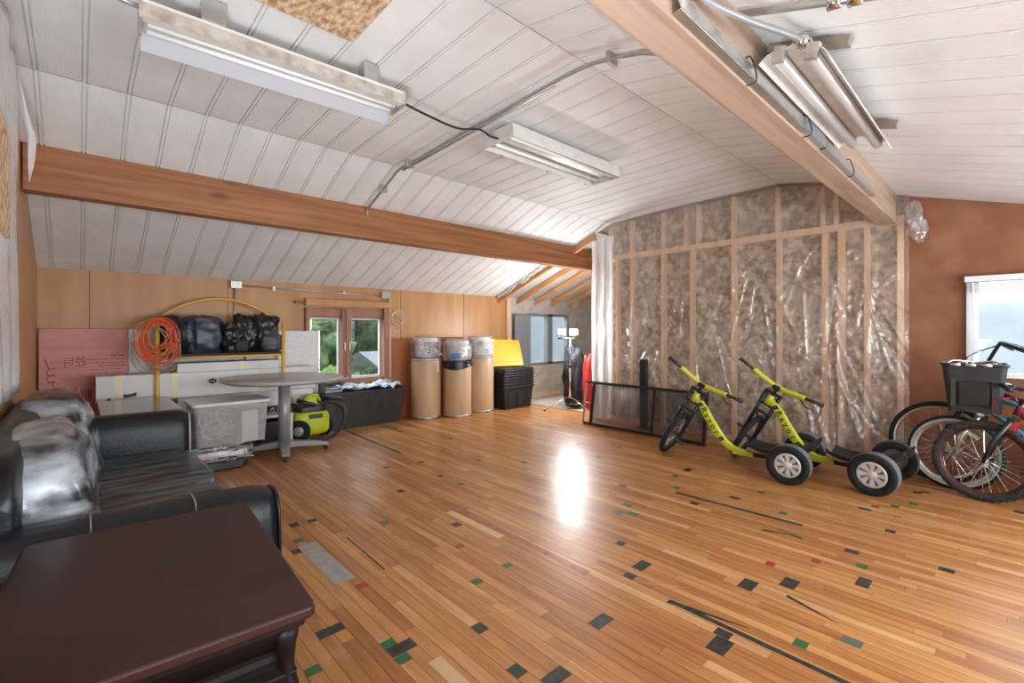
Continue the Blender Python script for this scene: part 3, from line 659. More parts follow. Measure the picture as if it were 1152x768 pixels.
b = MB(); b.box(4.28,4.86,6.33,6.366,1.185,1.2)
# foil panel beside alcove window
o = bx('leaning_board', 'wing', None, 5.90, 6.30, 6.26, 6.30, .0, 1.60, bevel=.01); tag(o, 'dark grey flat panel standing beside the alcove window', 'panel')

# ------------------------------------------------------------------ outside
def tree(name, label, x, y, h, r, m, seed, zg=-3., group='trees outside'):
    t = thing(name, label, 'tree', (x,y,zg), 0, group)
    b = MB(); rn = random.Random(seed)
    for k in range(13):
        a = rn.random()*6.28; d = rn.random()*r*.7; zz = h*(.25+.58*rn.random()); q = r*(.35+.35*rn.random())
        b.blob((math.cos(a)*d, math.sin(a)*d, zz), q, q, q*1.0, 1, .55, 3.2, seed+k, 26, 18)
    b.build('crown', m, t, local=True)
    MB().tube([(0,0,0),(.05,0,h*.3),(0,.1,h*.6)], [r*.09,r*.07,r*.04], 8).build('trunk', 'bark', t, local=True)
g = MB().add([(-60,7.2,-3),(90,7.2,-3),(90,120,-3),(-60,120,-3)],[(0,1,2,3)]).build('ground_outside','grass'); struct(g)
tree('broad_tree','tall leafy tree filling the left pane of the double window',5.6,22,9.2,3.4,'leaf',1)
tree('broad_tree','dark leafy tree behind the house roof in the right pane',15.2,30.5,10.5,5.2,'leaf2',2)
tree('broad_tree','leafy tree between the two panes of the double window',10.9,31.5,11.0,4.6,'leaf',3)
tree('round_shrub','light green shrub low in the left window pane',6.3,16.3,2.7,1.1,'leaf3',4)
tree('round_shrub','small dark shrub in front of the house outside',8.9,18.6,2.7,.55,'leaf2',5)
h = thing('house', 'low house with a pale grey roof beyond the double window', 'house', (13,22,-3))
bx('house_wall','housewall',h, 10.7,17.5,20.6,25,-3,-.5)
MB().prism([(20.1,-.55),(25.4,-.55),(22.6,.22)], 10.4, 17.8, 'x').build('roof','houseroof',h)
bx('garage_door','white',h, 10.9,12.6,20.57,20.6,-3,-.95)
nb = thing('neighbouring_building','pale blue-grey building close outside the alcove window','house',(11,13,-3))
bx('siding','bluehouse',nb,8.2,20,10.2,16,-3,3.4)
bx('roof_edge','white',nb,8.0,20,9.9,16,3.4,3.6)
# right window: bright haze, a snowy roof line and a ridge
b = MB()
def hill(u, v): 
    y = -30+70*u; return (60+10*v, y, -3 + (7.5+5.0*noise.noise((u*3.2,0,2))+.8*noise.noise((u*13,0,2)))*math.sin(v*PI/2))
o = MB().grid(hill, 80, 6).build('distant_hill','hill'); tag(o,'hazy blue hill far beyond the right window','hill')
o = MB().add([(6.6,-60,-3),(75,-60,-3),(75,7.2,-3),(6.6,7.2,-3)],[(0,1,2,3)]).build('yard_outside','bluehouse'); struct(o); o.name = 'ground_right'
h2 = thing('low_building','low white roofed building seen through the right window','house',(16,-3,-3))
bx('shed_wall','bluehouse',h2,13,20,-8,.6,-3,-.6); MB().prism([(-8.4,-.6),(.9,-.6),(-3.6,.75)],12.7,20.3,'x').build('roof','white',h2)

# ------------------------------------------------------------------ foreground table
tb = thing('side_table', 'dark mahogany side table with a scuffed top in the foreground beside the sofa', 'side table', (.145,1.57,0))
X0, X1, Y0, Y1, ZT = -.15, .44, 1.135, 2.005, .655
def rrect(x0,x1,y0,y1,r,n=6):
    p = []
    for cx,cy,a in ((x1-r,y0+r,-90),(x1-r,y1-r,0),(x0+r,y1-r,90),(x0+r,y0+r,180)):
        for k in range(n+1):
            t = math.radians(a+90*k/n); p.append((cx+r*math.cos(t), cy+r*math.sin(t)))
    return p
MB().prism(rrect(X0,X1,Y0,Y1,.022), ZT-.028, ZT).build('tabletop', 'mahog', tb, bevel=.007, seg=3)
b = MB(); b.prism(rrect(X0+.02,X1-.02,Y0+.02,Y1-.02,.01), ZT-.05, ZT-.028); b.build('top_moulding','mahog_side',tb, bevel=.004)
def cav(x0,x1,y0,y1,z0,z1,n=10):   # curved apron profile going inward then out
    b = MB(); lv = []
    for k in range(n+1):
        t = k/n; ins = .035 + .03*math.sin(t*PI) - .012*math.sin(t*2*PI); z = z1-(z1-z0)*t
        lv.append([(x0+ins,y0+ins,z),(x1-ins,y0+ins,z),(x1-ins,y1-ins,z),(x0+ins,y1-ins,z)])
    vs = [p for l_ in lv for p in l_]; fs = []
    for k in range(n):
        for j in range(4): fs.append((4*k+j, 4*(k+1)+j, 4*(k+1)+(j+1)%4, 4*k+(j+1)%4))
    b.add(vs, fs); return b
cav(X0,X1,Y0,Y1,.50,ZT-.05).build('apron','mahog_side',tb)
def bulge(x, y, sx, sy):
    pr = [(.0,.0),(.024,.0),(.028,.01),(.022,.03),(.018,.07),(.022,.11),(.028,.135),(.018,.155),(0,.155)]
    return MB().lathe([(r,z+.45) for r,z in pr], 16, Matrix.Translation((x,y,0)))
for x in (X0+.055,X1-.055):
    for y in (Y0+.055,Y1-.055):
        bulge(x,y,1,1).build('corner_turning','mahog_side',tb)
b = MB(); b.box(X0+.035,X1-.035,Y0+.035,Y1-.035,.06,.50); b.build('body','mahog_side',tb, bevel=.006)
b = MB(); b.box(X1-.037,X1-.027,Y0+.10,Y1-.10,.12,.46); b.build('side_panel','mahog_side',tb, bevel=.005)
for x in (X0+.07,X1-.07):
    for y in (Y0+.07,Y1-.07): bx('foot','mahog_side',tb,x-.03,x+.03,y-.03,y+.03,0,.06,bevel=.008)

tb.rotation_euler = (0,0,math.radians(-3.5))
# ------------------------------------------------------------------ sofa
sf = thing('sofa', 'black leather sofa with shiny puffed back cushions and padded arms', 'sofa', (.2,3.3,0))
def arm(y0, y1, h, name, front=.63):
    # padded arm: rounded cross-section in y/z swept along x with a rounded nose
    b = MB(); n = 26; cy = (y0+y1)/2; hw = (y1-y0)/2; k = 22
    def sec(x, s, dz):
        out = []
        for i in range(n+1):
            t = i/n
            # path up the outer side, over the top roll, down the inner side
            a = PI*(t)
            yy = cy - hw*s*math.copysign(abs(math.cos(a))**.55, math.cos(a)); zz = .10 + (h-.10)*(abs(math.sin(a))**.38)
            out.append(Vector((x, yy, min(zz, h)+dz*(math.sin(a)))))
        return out
    xs = []
    for i in range(k+1):
        t = i/k; x = -.22 + (front+.22)*t; s = 1; d = front-x
        if d < .09: s = math.sqrt(max(0,1-((.09-d)/.09)**2))*.18+.82
        xs.append((x, s, -.02*(1-min(1,d/.1))**2 - .012*t))
    vs = []
    for x,s,dz in xs: vs += sec(x,s,dz)
    m_ = n+1; fs = [(i*m_+j,i*m_+j+1,(i+1)*m_+j+1,(i+1)*m_+j) for i in range(k) for j in range(n)]
    b.add(vs, fs, True); b.add(sec(*xs[-1]), [tuple(range(m_))], False); b.add(sec(*xs[0]), [tuple(range(m_))[::-1]], False)
    o = b.build(name, 'leather', sf, bevel=0)
    x,s,dz = xs[-1]
    MB().tube([p+Vector((.003,0,0)) for p in sec(x,s*1.0,dz)], .008, 8).build('piping','greym' if name=='far_arm' else 'leather',o)
    b = MB(); 
    for xx in ((.03,),(.32,))[:1 if name=='far_arm' else 2]:
        b.tube([p+Vector((0,0,.002)) for p in sec(xx[0],1.0,0)], .0022, 6)
    b.build('seam','greym',o); return o
arm(2.02,2.27,.665,'near_arm',.60); arm(4.25,4.52,.70,'far_arm',.62)
bx('base_frame','leather',sf,-.24,.55,2.2,4.32,.06,.26,bevel=.02)
for i,(a,c) in enumerate(((2.26,3.26),(3.265,4.26))):
    b = MB(); b.blob((.22,(a+c)/2,.32),.40,(c-a)/2,.105,.22,.035,3.,11+i,64,40); b.build('seat_cushion','leatherseat',sf)
MB().blob((-.20,3.27,.52),.075,1.08,.37,.3,.03,2,3,50,30).build('backrest','leather',sf)
def puff(name, c, a, b_, h, seed, tilt):
    b = MB()
    def fn(u, v):
        def sg(x,p): return math.copysign(abs(x)**p,x)
        th = 2*PI*u; ph = -PI/2+PI*v
        p = Vector((sg(math.cos(ph),.62)*sg(math.cos(th),.62), sg(math.cos(ph),.62)*sg(math.sin(th),.62), sg(math.sin(ph),.62)))
        fold = .07*math.sin(p.y*5+p.z*3.5+2.0*noise.noise(p*1.1+Vector((seed,0,0)))) + .03*noise.noise(Vector((p.x*2,p.y*3,p.z*2+seed)))
        return Vector((p.x*a*(1+fold*1.3), p.y*b_*(1+.03*noise.noise(p*2)), p.z*h*(1+.05*noise.noise(p*2.4+Vector((0,seed,0))))))
    T = Matrix.Translation(c) @ Matrix.Rotation(math.radians(tilt),4,'Y')
    return b.grid(fn, 90, 60, T).build(name,'leathersheen',sf)
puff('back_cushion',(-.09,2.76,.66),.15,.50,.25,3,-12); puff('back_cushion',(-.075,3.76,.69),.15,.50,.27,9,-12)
for x in (-.18,.48):
    for y in (2.3,4.2): MB().lathe([(.0,0),(.022,0),(.028,.06),(0,.06)],12,Matrix.Translation((x,y,0))).build('foot','black',sf)

# ------------------------------------------------------------------ low cabinet behind the sofa
cb_ = thing('low_cabinet','low dark cabinet with a glossy brown top behind the sofa arm','cabinet',(.48,5.1,0))
bx('body','mahog_side',cb_,.14,.61,4.66,5.58,.03,.635,bevel=.004); bx('top','brownbox',cb_,.12,.63,4.63,5.60,.635,.66,bevel=.005)
for x in (.18,.57):
    for y in (4.72,5.52): bx('foot','black',cb_,x-.02,x+.02,y-.02,y+.02,0,.03)
wr = thing('wire_rack','white wire rack lying beside the low cabinet top','wire rack',(.0,5.45,.0))
b = MB()
for k in range(7): b.tube([(-.22+.045*k,5.25,.62),(-.22+.045*k,5.62,.66)],.004,6)
for k in range(4): b.tube([(-.24,5.27+.11*k,.625+.012*k),(.08,5.27+.11*k,.605+.018*k)],.004,6)
b.build('wire_grid','silverline',wr)
for x in (-.22,.06): 
    for y in (5.27,5.6): MB().tube([(x,y,0),(x,y,.62)],.006,6).build('leg','silverline',wr)

# ------------------------------------------------------------------ boards on the wall
pf_ = thing('foam_board','pink foam insulation board with red print leaning on the plywood wall','foam board',(.04,6.3,0))
MB().prism(rrect(-.275,.380,.002,1.315,.02), 6.27, 6.325, 'y').build('board','pink',pf_, bevel=.003)
b = MB(); rn = random.Random(2)
yb = 6.268
def ink(x0,x1,z0,z1): b.box(x0,x1,yb-.0005,yb+.001,z0,z1)
for r in range(13):
    z = 1.04-.034*r; xe = .352; xs_ = .02+rn.random()*.12 if r%3 else .15
    if r in (0,): xs_ = .24
    x = xs_
    while x < xe-.02:
        l_ = .012+rn.random()*.04; ink(x,min(x+l_,xe),z,z+.006+.004*(r%3==0)); x += l_+.008
b.build('red_text','red_ink',pf_); b = MB()
for (cx,cz) in ((-.065,.98),(.02,.985)):
    for k in range(5):
        for j in range(4):
            if rn.random()<.7: ink(cx-.035+.017*j,cx-.035+.017*j+.012,cz-.04+.02*k,cz-.04+.02*k+.012)
b.build('warning_symbols','red_ink',pf_); b = MB()
for k in range(5): ink(.02+.016*k,.028+.016*k,.60,.72)
ink(-.02,-.012,.56,.74)
b.build('bar_code','red_ink',pf_); b = MB()
b.tube([(-.235,yb,1.03),(-.205,yb,.93)],.003,6); b.tube([(-.185,yb,.80),(-.15,yb,.66)],.003,6)
b.tube([(-.205+.028*math.cos(t*.35)+.012, yb, .86+.07-.0035*t+.018*math.sin(t*.35)) for t in range(44)],.0028,6)
b.build('hand_mark','red_ink',pf_)
fb = thing('foil_board','tall white foam board behind the pipe rack, between pink board and window','foam board',(1.3,6.3,0))
bx('board','foil',fb,.385,1.46,6.325,6.345,.02,1.31,bevel=.002)
fb2 = thing('foil_board','silvery speckled board standing against the left edge of the double window','foam board',(1.9,6.3,0))
bx('board','foil',fb2,1.47,2.335,6.255,6.295,.02,1.295,bevel=.002); bx('edge_tape','silverline',fb2,2.325,2.34,6.253,6.297,.02,1.297)

# ------------------------------------------------------------------ pipe rack and what it carries
rk = thing('pipe_rack','yellow pipe rack with an arched top bar and a dark shelf','rack',(1.2,6.0,0))
RY, RR = 5.85, 6.20
def post(x, y, z0, z1): return MB().tube([(x,y,z0),(x,y,z1)],.020,12)
for x,y,z in ((.58,RY,1.385),(1.765,RY,1.40),(.60,RR,1.40),(1.80,RR,1.38)): post(x,y,0,z).build('post','yellow_pipe',rk)
arc = [(.60+1.2*t, RR, 1.40+.26*math.sin(PI*t)**.8 if 0<t<1 else 1.40) for t in [k/24 for k in range(25)]]
MB().tube(arc,.017,12).build('arched_bar','yellow_pipe',rk)
for y in (RY,RR):
    for z in (.25,1.015): MB().tube([(.58,y,z),(1.78,y,z)],.014,10).build('rail','yellow_pipe',rk)
for x in (.59,1.78): MB().tube([(x,RY,1.015),(x,RR,1.015)],.014,10).build('rail','yellow_pipe',rk)
bx('shelf','rails',rk,.60,1.76,RY+.005,RR-.005,1.029,1.055,bevel=.006)
bx('lower_shelf','rails',rk,.60,1.76,RY+.0,RR-.0,.26,.28)
# bags etc on shelf
o = thing('duffel_bag','navy nylon pack standing on the rack, nearest the black hose','bag',(.98,6.0,1.055),group=None)
b = MB(); b.blob((.975,6.01,1.245),.185,.14,.205,.62,.16,2.2,2,60,40); b.build('bag_body','pack',o)
MB().tube([(.90,5.862,1.40),(.905,5.845,1.25),(.91,5.86,1.09)],.010,8).build('strap','rails',o)
MB().tube(bez([(.95,5.97,1.43),(.98,5.95,1.46),(1.02,5.97,1.43)],6),.009,8).build('handle','rails',o)
o = MB().blob((1.14,6.12,1.37),.055,.05,.06,.8,.3,3,4).build('cloth_bundle','blue'); tag(o,'small bright blue cloth poking up behind the navy pack','cloth')
def bag(name,label,c,a,b_,h,seed,m='bag',e=.8,amp=.34,knot=None):
    amp *= .7
    t = thing(name,label,'bag',(c[0],c[1],1.055))
    q = MB(); q.blob(c,a,b_,h,e,amp,2.4,seed,60,40,flat=1.056); q.build('bag_body',m,t)
    if knot:
        q = MB(); q.blob(knot,.05,.045,.045,.9,.6,3,seed+1,30,20); q.build('knotted_top',m,t)
    return t
bag('rubbish_bag','crumpled black plastic bag tied at the top, right of the navy pack',(1.27,6.0,1.20),.115,.12,.16,5,knot=(1.23,5.93,1.34))
bag('rubbish_bag','larger black plastic bag in the middle of the rack shelf',(1.41,6.06,1.24),.125,.115,.20,12,knot=(1.36,6.05,1.43))
bag('rubbish_bag','black plastic bag with a raised corner at the right end of the rack shelf',(1.60,6.04,1.26),.15,.12,.205,21,knot=(1.70,5.98,1.42))
bag('small_pouch','small dark pouch in front of the black bags on the rack',(1.335,5.92,1.125),.07,.055,.07,31,'rails',.6,.1)
bag('grey_pouch','dark grey fabric bag hanging low at the right end of the rack shelf',(1.66,5.91,1.16),.115,.055,.095,41,'bag2',.6,.22)
# black hose coils
hs = MB()
for k in range(6):
    hs.torus((.655+.024*k,5.98+.004*k,1.255),.195-.008*(k%2),.0125,'x',44,8, T=rotm('Z',14,(.70,6.0,1.2))@rotm('Y',-8,(.7,6,1.2)))
o = hs.build('hose_coil','black'); tag(o,'coiled black hose standing on the rack beside the orange cord','hose')
# orange cord coil on the near left post
oc = thing('extension_cord','tangled orange extension cord hung in loops on the left rack post','cord',(.58,5.8,1.2))
rn = random.Random(8)
def loops(n,m,nm,r,R0,R1,ctr):
    b = MB()
    for k in range(n):
        R = R0+(R1-R0)*rn.random(); ph = rn.random()*6; cx = ctr[0]+rn.uniform(-.035,.035); cz = ctr[1]-R*1.18+rn.uniform(-.03,.03)
        sx = rn.uniform(.78,1.0); tilt = rn.uniform(-.35,.35); zs = rn.uniform(1.05,1.45)
        pts = []
        for i in range(36):
            t = 2*PI*i/36; x = math.sin(t)*R*sx; z = math.cos(t)*R*zs
            x2 = x*math.cos(tilt)-z*math.sin(tilt); z2 = x*math.sin(tilt)+z*math.cos(tilt)
            pts.append((cx+x2*1.0+.008*noise.noise((t*2,k,0)), 5.812-.012*rn.random()-.028*k/n+.01*math.sin(3*t+ph)-(.006), cz+z2+.01*noise.noise((t*2,0,k))))
        b.tube(pts,r,6,closed=True)
    b.build(nm,m,oc)
loops(17,'orange','cord_loops',.0055,.10,.185,(.575,1.375)); loops(6,'orange2','tan_loops',.0055,.09,.21,(.56,1.37))
MB().tube([(.58,5.845,1.36),(.58,5.76,1.355)],.008,8).build('hanging_hook','steelrim',oc)

# long white flat boxes on the rack's lower part
wb = thing('long_carton','long white taped carton with a black hexagon mark lying behind the rack posts','carton',(1.3,5.99,.0))
bx('carton','white',wb,.12,2.14,5.885,6.13,.60,.86,bevel=.004)
for x in (.26,.70,1.52): bx('tape_band','tape',wb,x,x+.05,5.883,6.132,.598,.862)
hx_ = [(1.06+.038*math.cos(math.radians(a))*1.1,.755+.03*math.sin(math.radians(a))) for a in range(30,390,60)]
MB().prism(hx_,5.8815,5.884,'y').build('hexagon_mark','ink',wb)
MB().box(1.035,1.085,5.8805,5.882,.752,.758).build('mark_line','white',wb)
b = MB(); b.box(1.20,1.62,5.8825,5.884,.735,.739); b.box(1.30,1.40,5.8825,5.884,.752,.757)
b.prism([(1.30,.757),(1.40,.757),(1.34,.785)],5.8825,5.884,'y'); b.box(.22,.42,5.8825,5.884,.615,.622); b.prism([(.20,.615),(.225,.615),(.225,.655),(.20,.645)],5.8825,5.884,'y'); b.prism([(.32,.64),(.42,.655),(.42,.69),(.36,.675),(.32,.68)],5.8825,5.884,'y')
b.build('printed_marks','ink',wb)
wb2 = thing('long_carton','long white carton lying under the taped one with the hexagon mark','carton',(1.5,5.99,.0))
bx('carton','white',wb2,.75,2.12,5.89,6.16,.42,.595,bevel=.004)
for x in (1.0,1.85): bx('tape_band','tape',wb2,x,x+.04,5.888,6.162,.418,.596)
wb3 = thing('thin_carton','thin white carton lying on the taped one, just under the rack shelf','carton',(1.3,5.99,.0))
MB().box(.75,1.74,5.90,6.12,.862,.955).build('carton','white',wb3,bevel=.004)
bx('tape_band','tape',wb3,1.32,1.37,5.898,6.122,.861,.957)
sup = thing('crate','dark crate under the long white cartons','crate',(1.3,6,0))
b = MB(); b.box(.70,1.70,5.89,6.12,.281,.415); b.build('crate_body','rails',sup,bevel=.01)
for x in (.75,1.2,1.65): bx('crate_rib','black',sup,x-.02,x+.02,5.875,5.889,.285,.41)

# clear storage bin on a wrapped bundle
sb = thing('storage_bin','clear plastic storage bin full of pale cables, left of the round table column','storage bin',(1.0,5.4,.22))
b = MB(); x0,x1,y0,y1 = .76,1.38,5.02,5.46
vs = []
for z,k in ((.225,.93),(.60,1.0)):
    cx,cy = (x0+x1)/2,(y0+y1)/2
    for px_,py_ in rrect(-(x1-x0)/2*k,(x1-x0)/2*k,-(y1-y0)/2*k,(y1-y0)/2*k,.04,4): vs.append((cx+px_,cy+py_,z))
n = len(vs)//2; b.add(vs,[tuple(range(n))[::-1]]+[(i,(i+1)%n,n+(i+1)%n,n+i) for i in range(n)])
b.build('tub','clearbin',sb,solid=.003)
MB().prism(rrect(x0-.02,x1+.02,y0-.02,y1+.02,.04),.60,.628).build('lid','lid',sb,bevel=.006)
bx('latch','lid',sb,x1+.0,x1+.022,5.16,5.32,.53,.60,bevel=.004)
cbl = thing('cable_bundle','loose pale cables inside the clear storage bin','cables',(1.0,5.25,.23))
b = MB(); rn = random.Random(4)
for k in range(16):
    c = (.95+rn.uniform(-.04,.16),5.22+rn.uniform(-.08,.1),.38+rn.uniform(-.06,.1)); R = rn.uniform(.06,.13); a1 = rn.uniform(0,3); 
    b.tube([(c[0]+R*math.cos(t/20*2*PI)*math.cos(a1*.3), c[1]+R*.6*math.sin(t/20*2*PI+a1), c[2]+R*.8*math.sin(t/20*2*PI)) for t in range(20)],.006,6,closed=True)
b.build('cable_loops','cable',cbl); bx('carton_inside','white',cbl,1.16,1.30,5.08,5.36,.226,.52)
bd = thing('wrapped_bundle','shiny plastic-wrapped bundle with red and white print under the clear bin','bundle',(1.05,5.25,0))
b = MB(); b.blob((.90,5.26,.145),.30,.26,.075,.35,.2,3,3,70,30); b.build('wrapped_pack','bag',bd)
MB().blob((.90,5.24,.155),.315,.26,.07,.4,.25,4,6,70,30).build('plastic_wrap','plastic2',bd)
bx('printed_band','red',bd,.66,1.0,4.985,4.992,.11,.17); bx('white_band','white',bd,.80,1.15,4.98,4.987,.13,.18)
lp = thing('dark_case','flat black case lying on the floor under the wrapped bundle','case',(.9,5.25,0))
MB().prism(rrect(.58,1.19,4.99,5.5,.05),0,.085).build('case','black',lp,bevel=.015)

# shelf-like white frame with hooks, and black tyre-like thing under it
hkb = thing('hook_board','white board with a row of metal hooks lying beside the rack','hook board',(1.85,5.75,.0))
bx('board','white',hkb,1.30,1.80,5.60,5.80,.33,.36,bevel=.003)
for x in (1.33,1.78):
    for y in (5.62,5.77): bx('leg','white',hkb,x-.015,x+.015,y-.015,y+.015,0,.33)
for k in range(6):
    x = 1.33+.08*k; MB().tube(bez([(x,5.66,.36),(x,5.66,.40),(x+.03,5.66,.43),(x+.045,5.66,.40),(x+.02,5.66,.385)],5),.006,6).build('hook','steelrim',hkb)
bb = thing('black_tub','black plastic tub on the floor under the hook board','tub',(1.7,5.75,0))
MB().taper((1.60,5.70),.145,.12,0,.27,.85).build('tub','black',bb,bevel=.012); MB().prism(rrect(1.44,1.76,5.57,5.83,.03),.27,.29).build('rim','black',bb,bevel=.004)

# ------------------------------------------------------------------ round table
rt_ = thing('round_table','large round grey-topped table on a single column with splayed feet','table',(1.60,5.27,0))
ctx, cty = 1.60, 5.27
MB().lathe([(0,.778),(.571,.778),(.587,.785),(.587,.800),(.578,.806),(0,.806)],72,Matrix.Translation((ctx,cty,0))).build('tabletop','lam',rt_)
MB().lathe([(0,.764),(.54,.764),(.555,.777),(0,.777)],48,Matrix.Translation((ctx,cty,0))).build('underside','greym',rt_)
MB().tube([(ctx,cty,.10),(ctx,cty,.765)],.058,24).build('column','greym',rt_)
MB().tube([(ctx,cty,.735),(ctx,cty,.764)],.11,24).build('column_collar','greym',rt_)
for a,L in ((-105,.39),(-20,.44),(75,.42),(160,.38)):
    t = math.radians(a); d = Vector((math.cos(t),math.sin(t),0)); s = Vector((-d.y,d.x,0)); p0 = Vector((ctx,cty,0)); vs = []
    for r,w_,z0,z1 in ((0,.06,.07,.135),(L*.5,.045,.06,.115),(L,.036,.05,.078)):
        for sgn,z in ((-1,z0),(1,z0),(1,z1),(-1,z1)): vs.append(p0+d*r+s*w_*sgn+Vector((0,0,z)))
    fs = [(3,2,1,0),(8,9,10,11)]+[(4*i+j,4*i+(j+1)%4,4*i+4+(j+1)%4,4*i+4+j) for i in range(2) for j in range(4)]
    l_ = MB().add(vs,fs).build('leg','greym',rt_,bevel=.008)
    e = p0+d*(L-.03); q = MB(); q.lathe([(0,-.014),(.022,-.014),(.025,0),(.022,.014),(0,.014)],16,Matrix.Translation((e.x,e.y,.025))@Matrix.Rotation(t,4,'Z')@Matrix.Rotation(PI/2,4,'Z')@Matrix.Rotation(0,4,'X'),True,'x'); q.build('castor','black',l_)

# clamp bar lying over the black bin
br = thing('metal_bar','grey metal bar laid across from the round table over the black bin','bar',(2.2,5.7,.7))
MB().box(1.95,2.62,5.99,6.02,.655,.68).build('bar','greym',br,bevel=.003); MB().box(2.24,2.31,5.97,6.04,.50,.70).build('clamp','black',br,bevel=.004)
MB().tube([(2.28,6.0,.60),(2.55,6.1,.60)],.02,10).build('dark_rod','black',br)

# ------------------------------------------------------------------ lime wet/dry vacuum
vc = thing('shop_vacuum','lime green wheeled shop vacuum with a black hose under the table','vacuum',(2.0,5.68,0))
b = MB(); b.blob((2.02,5.72,.215),.205,.15,.15,.5,.02,2,1,48,30); b.build('tank','vac',vc)
MB().blob((2.02,5.72,.37),.17,.125,.06,.5,.02,2,1,40,24).build('motor_head','black',vc)
MB().blob((2.02,5.72,.46),.08,.07,.075,.6,.08,3,2,36,24).build('handle_housing','vac',vc)
MB().tube(bez([(1.92,5.66,.44),(1.96,5.62,.52),(2.06,5.62,.54),(2.12,5.66,.46)],6),.014,8).build('carry_handle','vac',vc)
for x,y in ((1.86,5.60),): 
    T = Matrix.Translation((x,y,.14))@Matrix.Rotation(math.radians(60),4,'Z')
    w_ = MB().lathe([(0,-.03),(.06,-.03),(.115,-.028),(.125,-.01),(.125,.01),(.115,.028),(.06,.03),(0,.03)],28,T,True,'x').build('wheel','rubber',vc)
    MB().lathe([(0,-.034),(.05,-.034),(.055,-.03)],20,T,True,'x').build('hub_cap','greym',w_)
T = Matrix.Translation((2.2,5.78,.14))@Matrix.Rotation(math.radians(60),4,'Z'); MB().lathe([(0,-.03),(.115,-.028),(.125,0),(.115,.028),(0,.03)],28,T,True,'x').build('wheel','rubber',vc)
for x,y in ((2.20,5.60),(1.93,5.55)): MB().lathe([(0,-.012),(.03,-.012),(.03,.012),(0,.012)],14,Matrix.Translation((x,y,.03)),True,'x').build('castor','black',vc)
MB().box(1.96,2.12,5.56,5.60,.27,.32).build('latch','black',vc,bevel=.006)
hp = bez([(2.12,5.66,.42),(2.24,5.60,.45),(2.36,5.55,.36),(2.34,5.50,.20),(2.20,5.44,.08),(1.98,5.40,.04),(1.78,5.42,.04),(1.66,5.5,.05)],10)
MB().tube(hp,[.024+.003*(i%2) for i in range(len(hp))],12).build('hose','black',vc)
MB().tube([(1.84,5.62,.49),(2.02,5.58,.43)],.024,12).build('nozzle','black',vc); MB().tube([(2.14,5.64,.50),(2.36,5.60,.47)],.022,12).build('wand','black',vc)
MB().tube([(1.80,5.66,.45),(1.98,5.62,.38)],.02,12).build('nozzle','black',vc)

# ------------------------------------------------------------------ big black tote with tarp
bt = thing('black_tote','large open black tote heaped with blue and white sheeting below the window','tote',(2.88,6.12,0))
cx,cy,ax,ay = 2.86,6.15,.60,.185
b = MB(); vs = []
for z,k in ((0,.88),(.46,1.0)):
    for px_,py_ in rrect(-ax*k,ax*k,-ay*k,ay*k,.04,4): vs.append((cx+px_,cy+py_,z))
n = len(vs)//2; b.add(vs,[tuple(range(n))[::-1]]+[(i,(i+1)%n,n+(i+1)%n,n+i) for i in range(n)]); b.build('tub','black',bt,solid=.006)
b = MB(); o1 = rrect(cx-ax-.03,cx+ax+.03,cy-ay-.02,cy+ay+.02,.05,4); i1 = rrect(cx-ax+.012,cx+ax-.012,cy-ay+.012,cy+ay-.012,.04,4); n = len(o1)
vs = [(x,y,.455) for x,y in o1]+[(x,y,.455) for x,y in i1]+[(x,y,.485) for x,y in o1]+[(x,y,.485) for x,y in i1]
fs = []
for i in range(n):
    j = (i+1)%n; fs += [(i,i+n,j+n,j),(2*n+i,2*n+j,3*n+j,3*n+i),(i,j,2*n+j,2*n+i),(n+i,3*n+i,3*n+j,n+j)]
b.add(vs,fs); b.build('rim','black',bt,bevel=.004)
for x in (2.48,2.68,2.88,3.08,3.26):
    w_ = .045; MB().add([(x-w_,5.958,.40),(x+w_,5.958,.40),(x+w_*.7,5.983,.12),(x-w_*.7,5.983,.12),(x-w_,5.975,.40),(x+w_,5.975,.40),(x+w_*.7,5.995,.12),(x-w_*.7,5.995,.12)],[(0,3,2,1),(0,4,7,3),(1,2,6,5),(0,1,5,4),(3,7,6,2)]).build('rib','black',bt,bevel=.004)
tp = MB(); tp.grid(lambda u,v:(2.52+.88*u, 6.0+.30*v, .47+.10*abs(noise.noise((u*7,v*4,1)))+.08*noise.noise((u*3,v*2,5))+.04), 60, 24)
o = tp.build('plastic_sheeting','bluewhite',solid=.002); tag(o,'crumpled blue and white sheeting heaped in the large black tote','sheeting')
tl = MB(); tl.tube([(2.36,6.08,.52),(2.75,6.12,.55)],.012,8).tube([(2.33,6.18,.52),(2.62,6.05,.54)],.012,8).box(2.32,2.55,6.04,6.10,.49,.515)
o = tl.build('metal_rods','greym'); tag(o,'dark metal rods lying in the left end of the large black tote','rods')

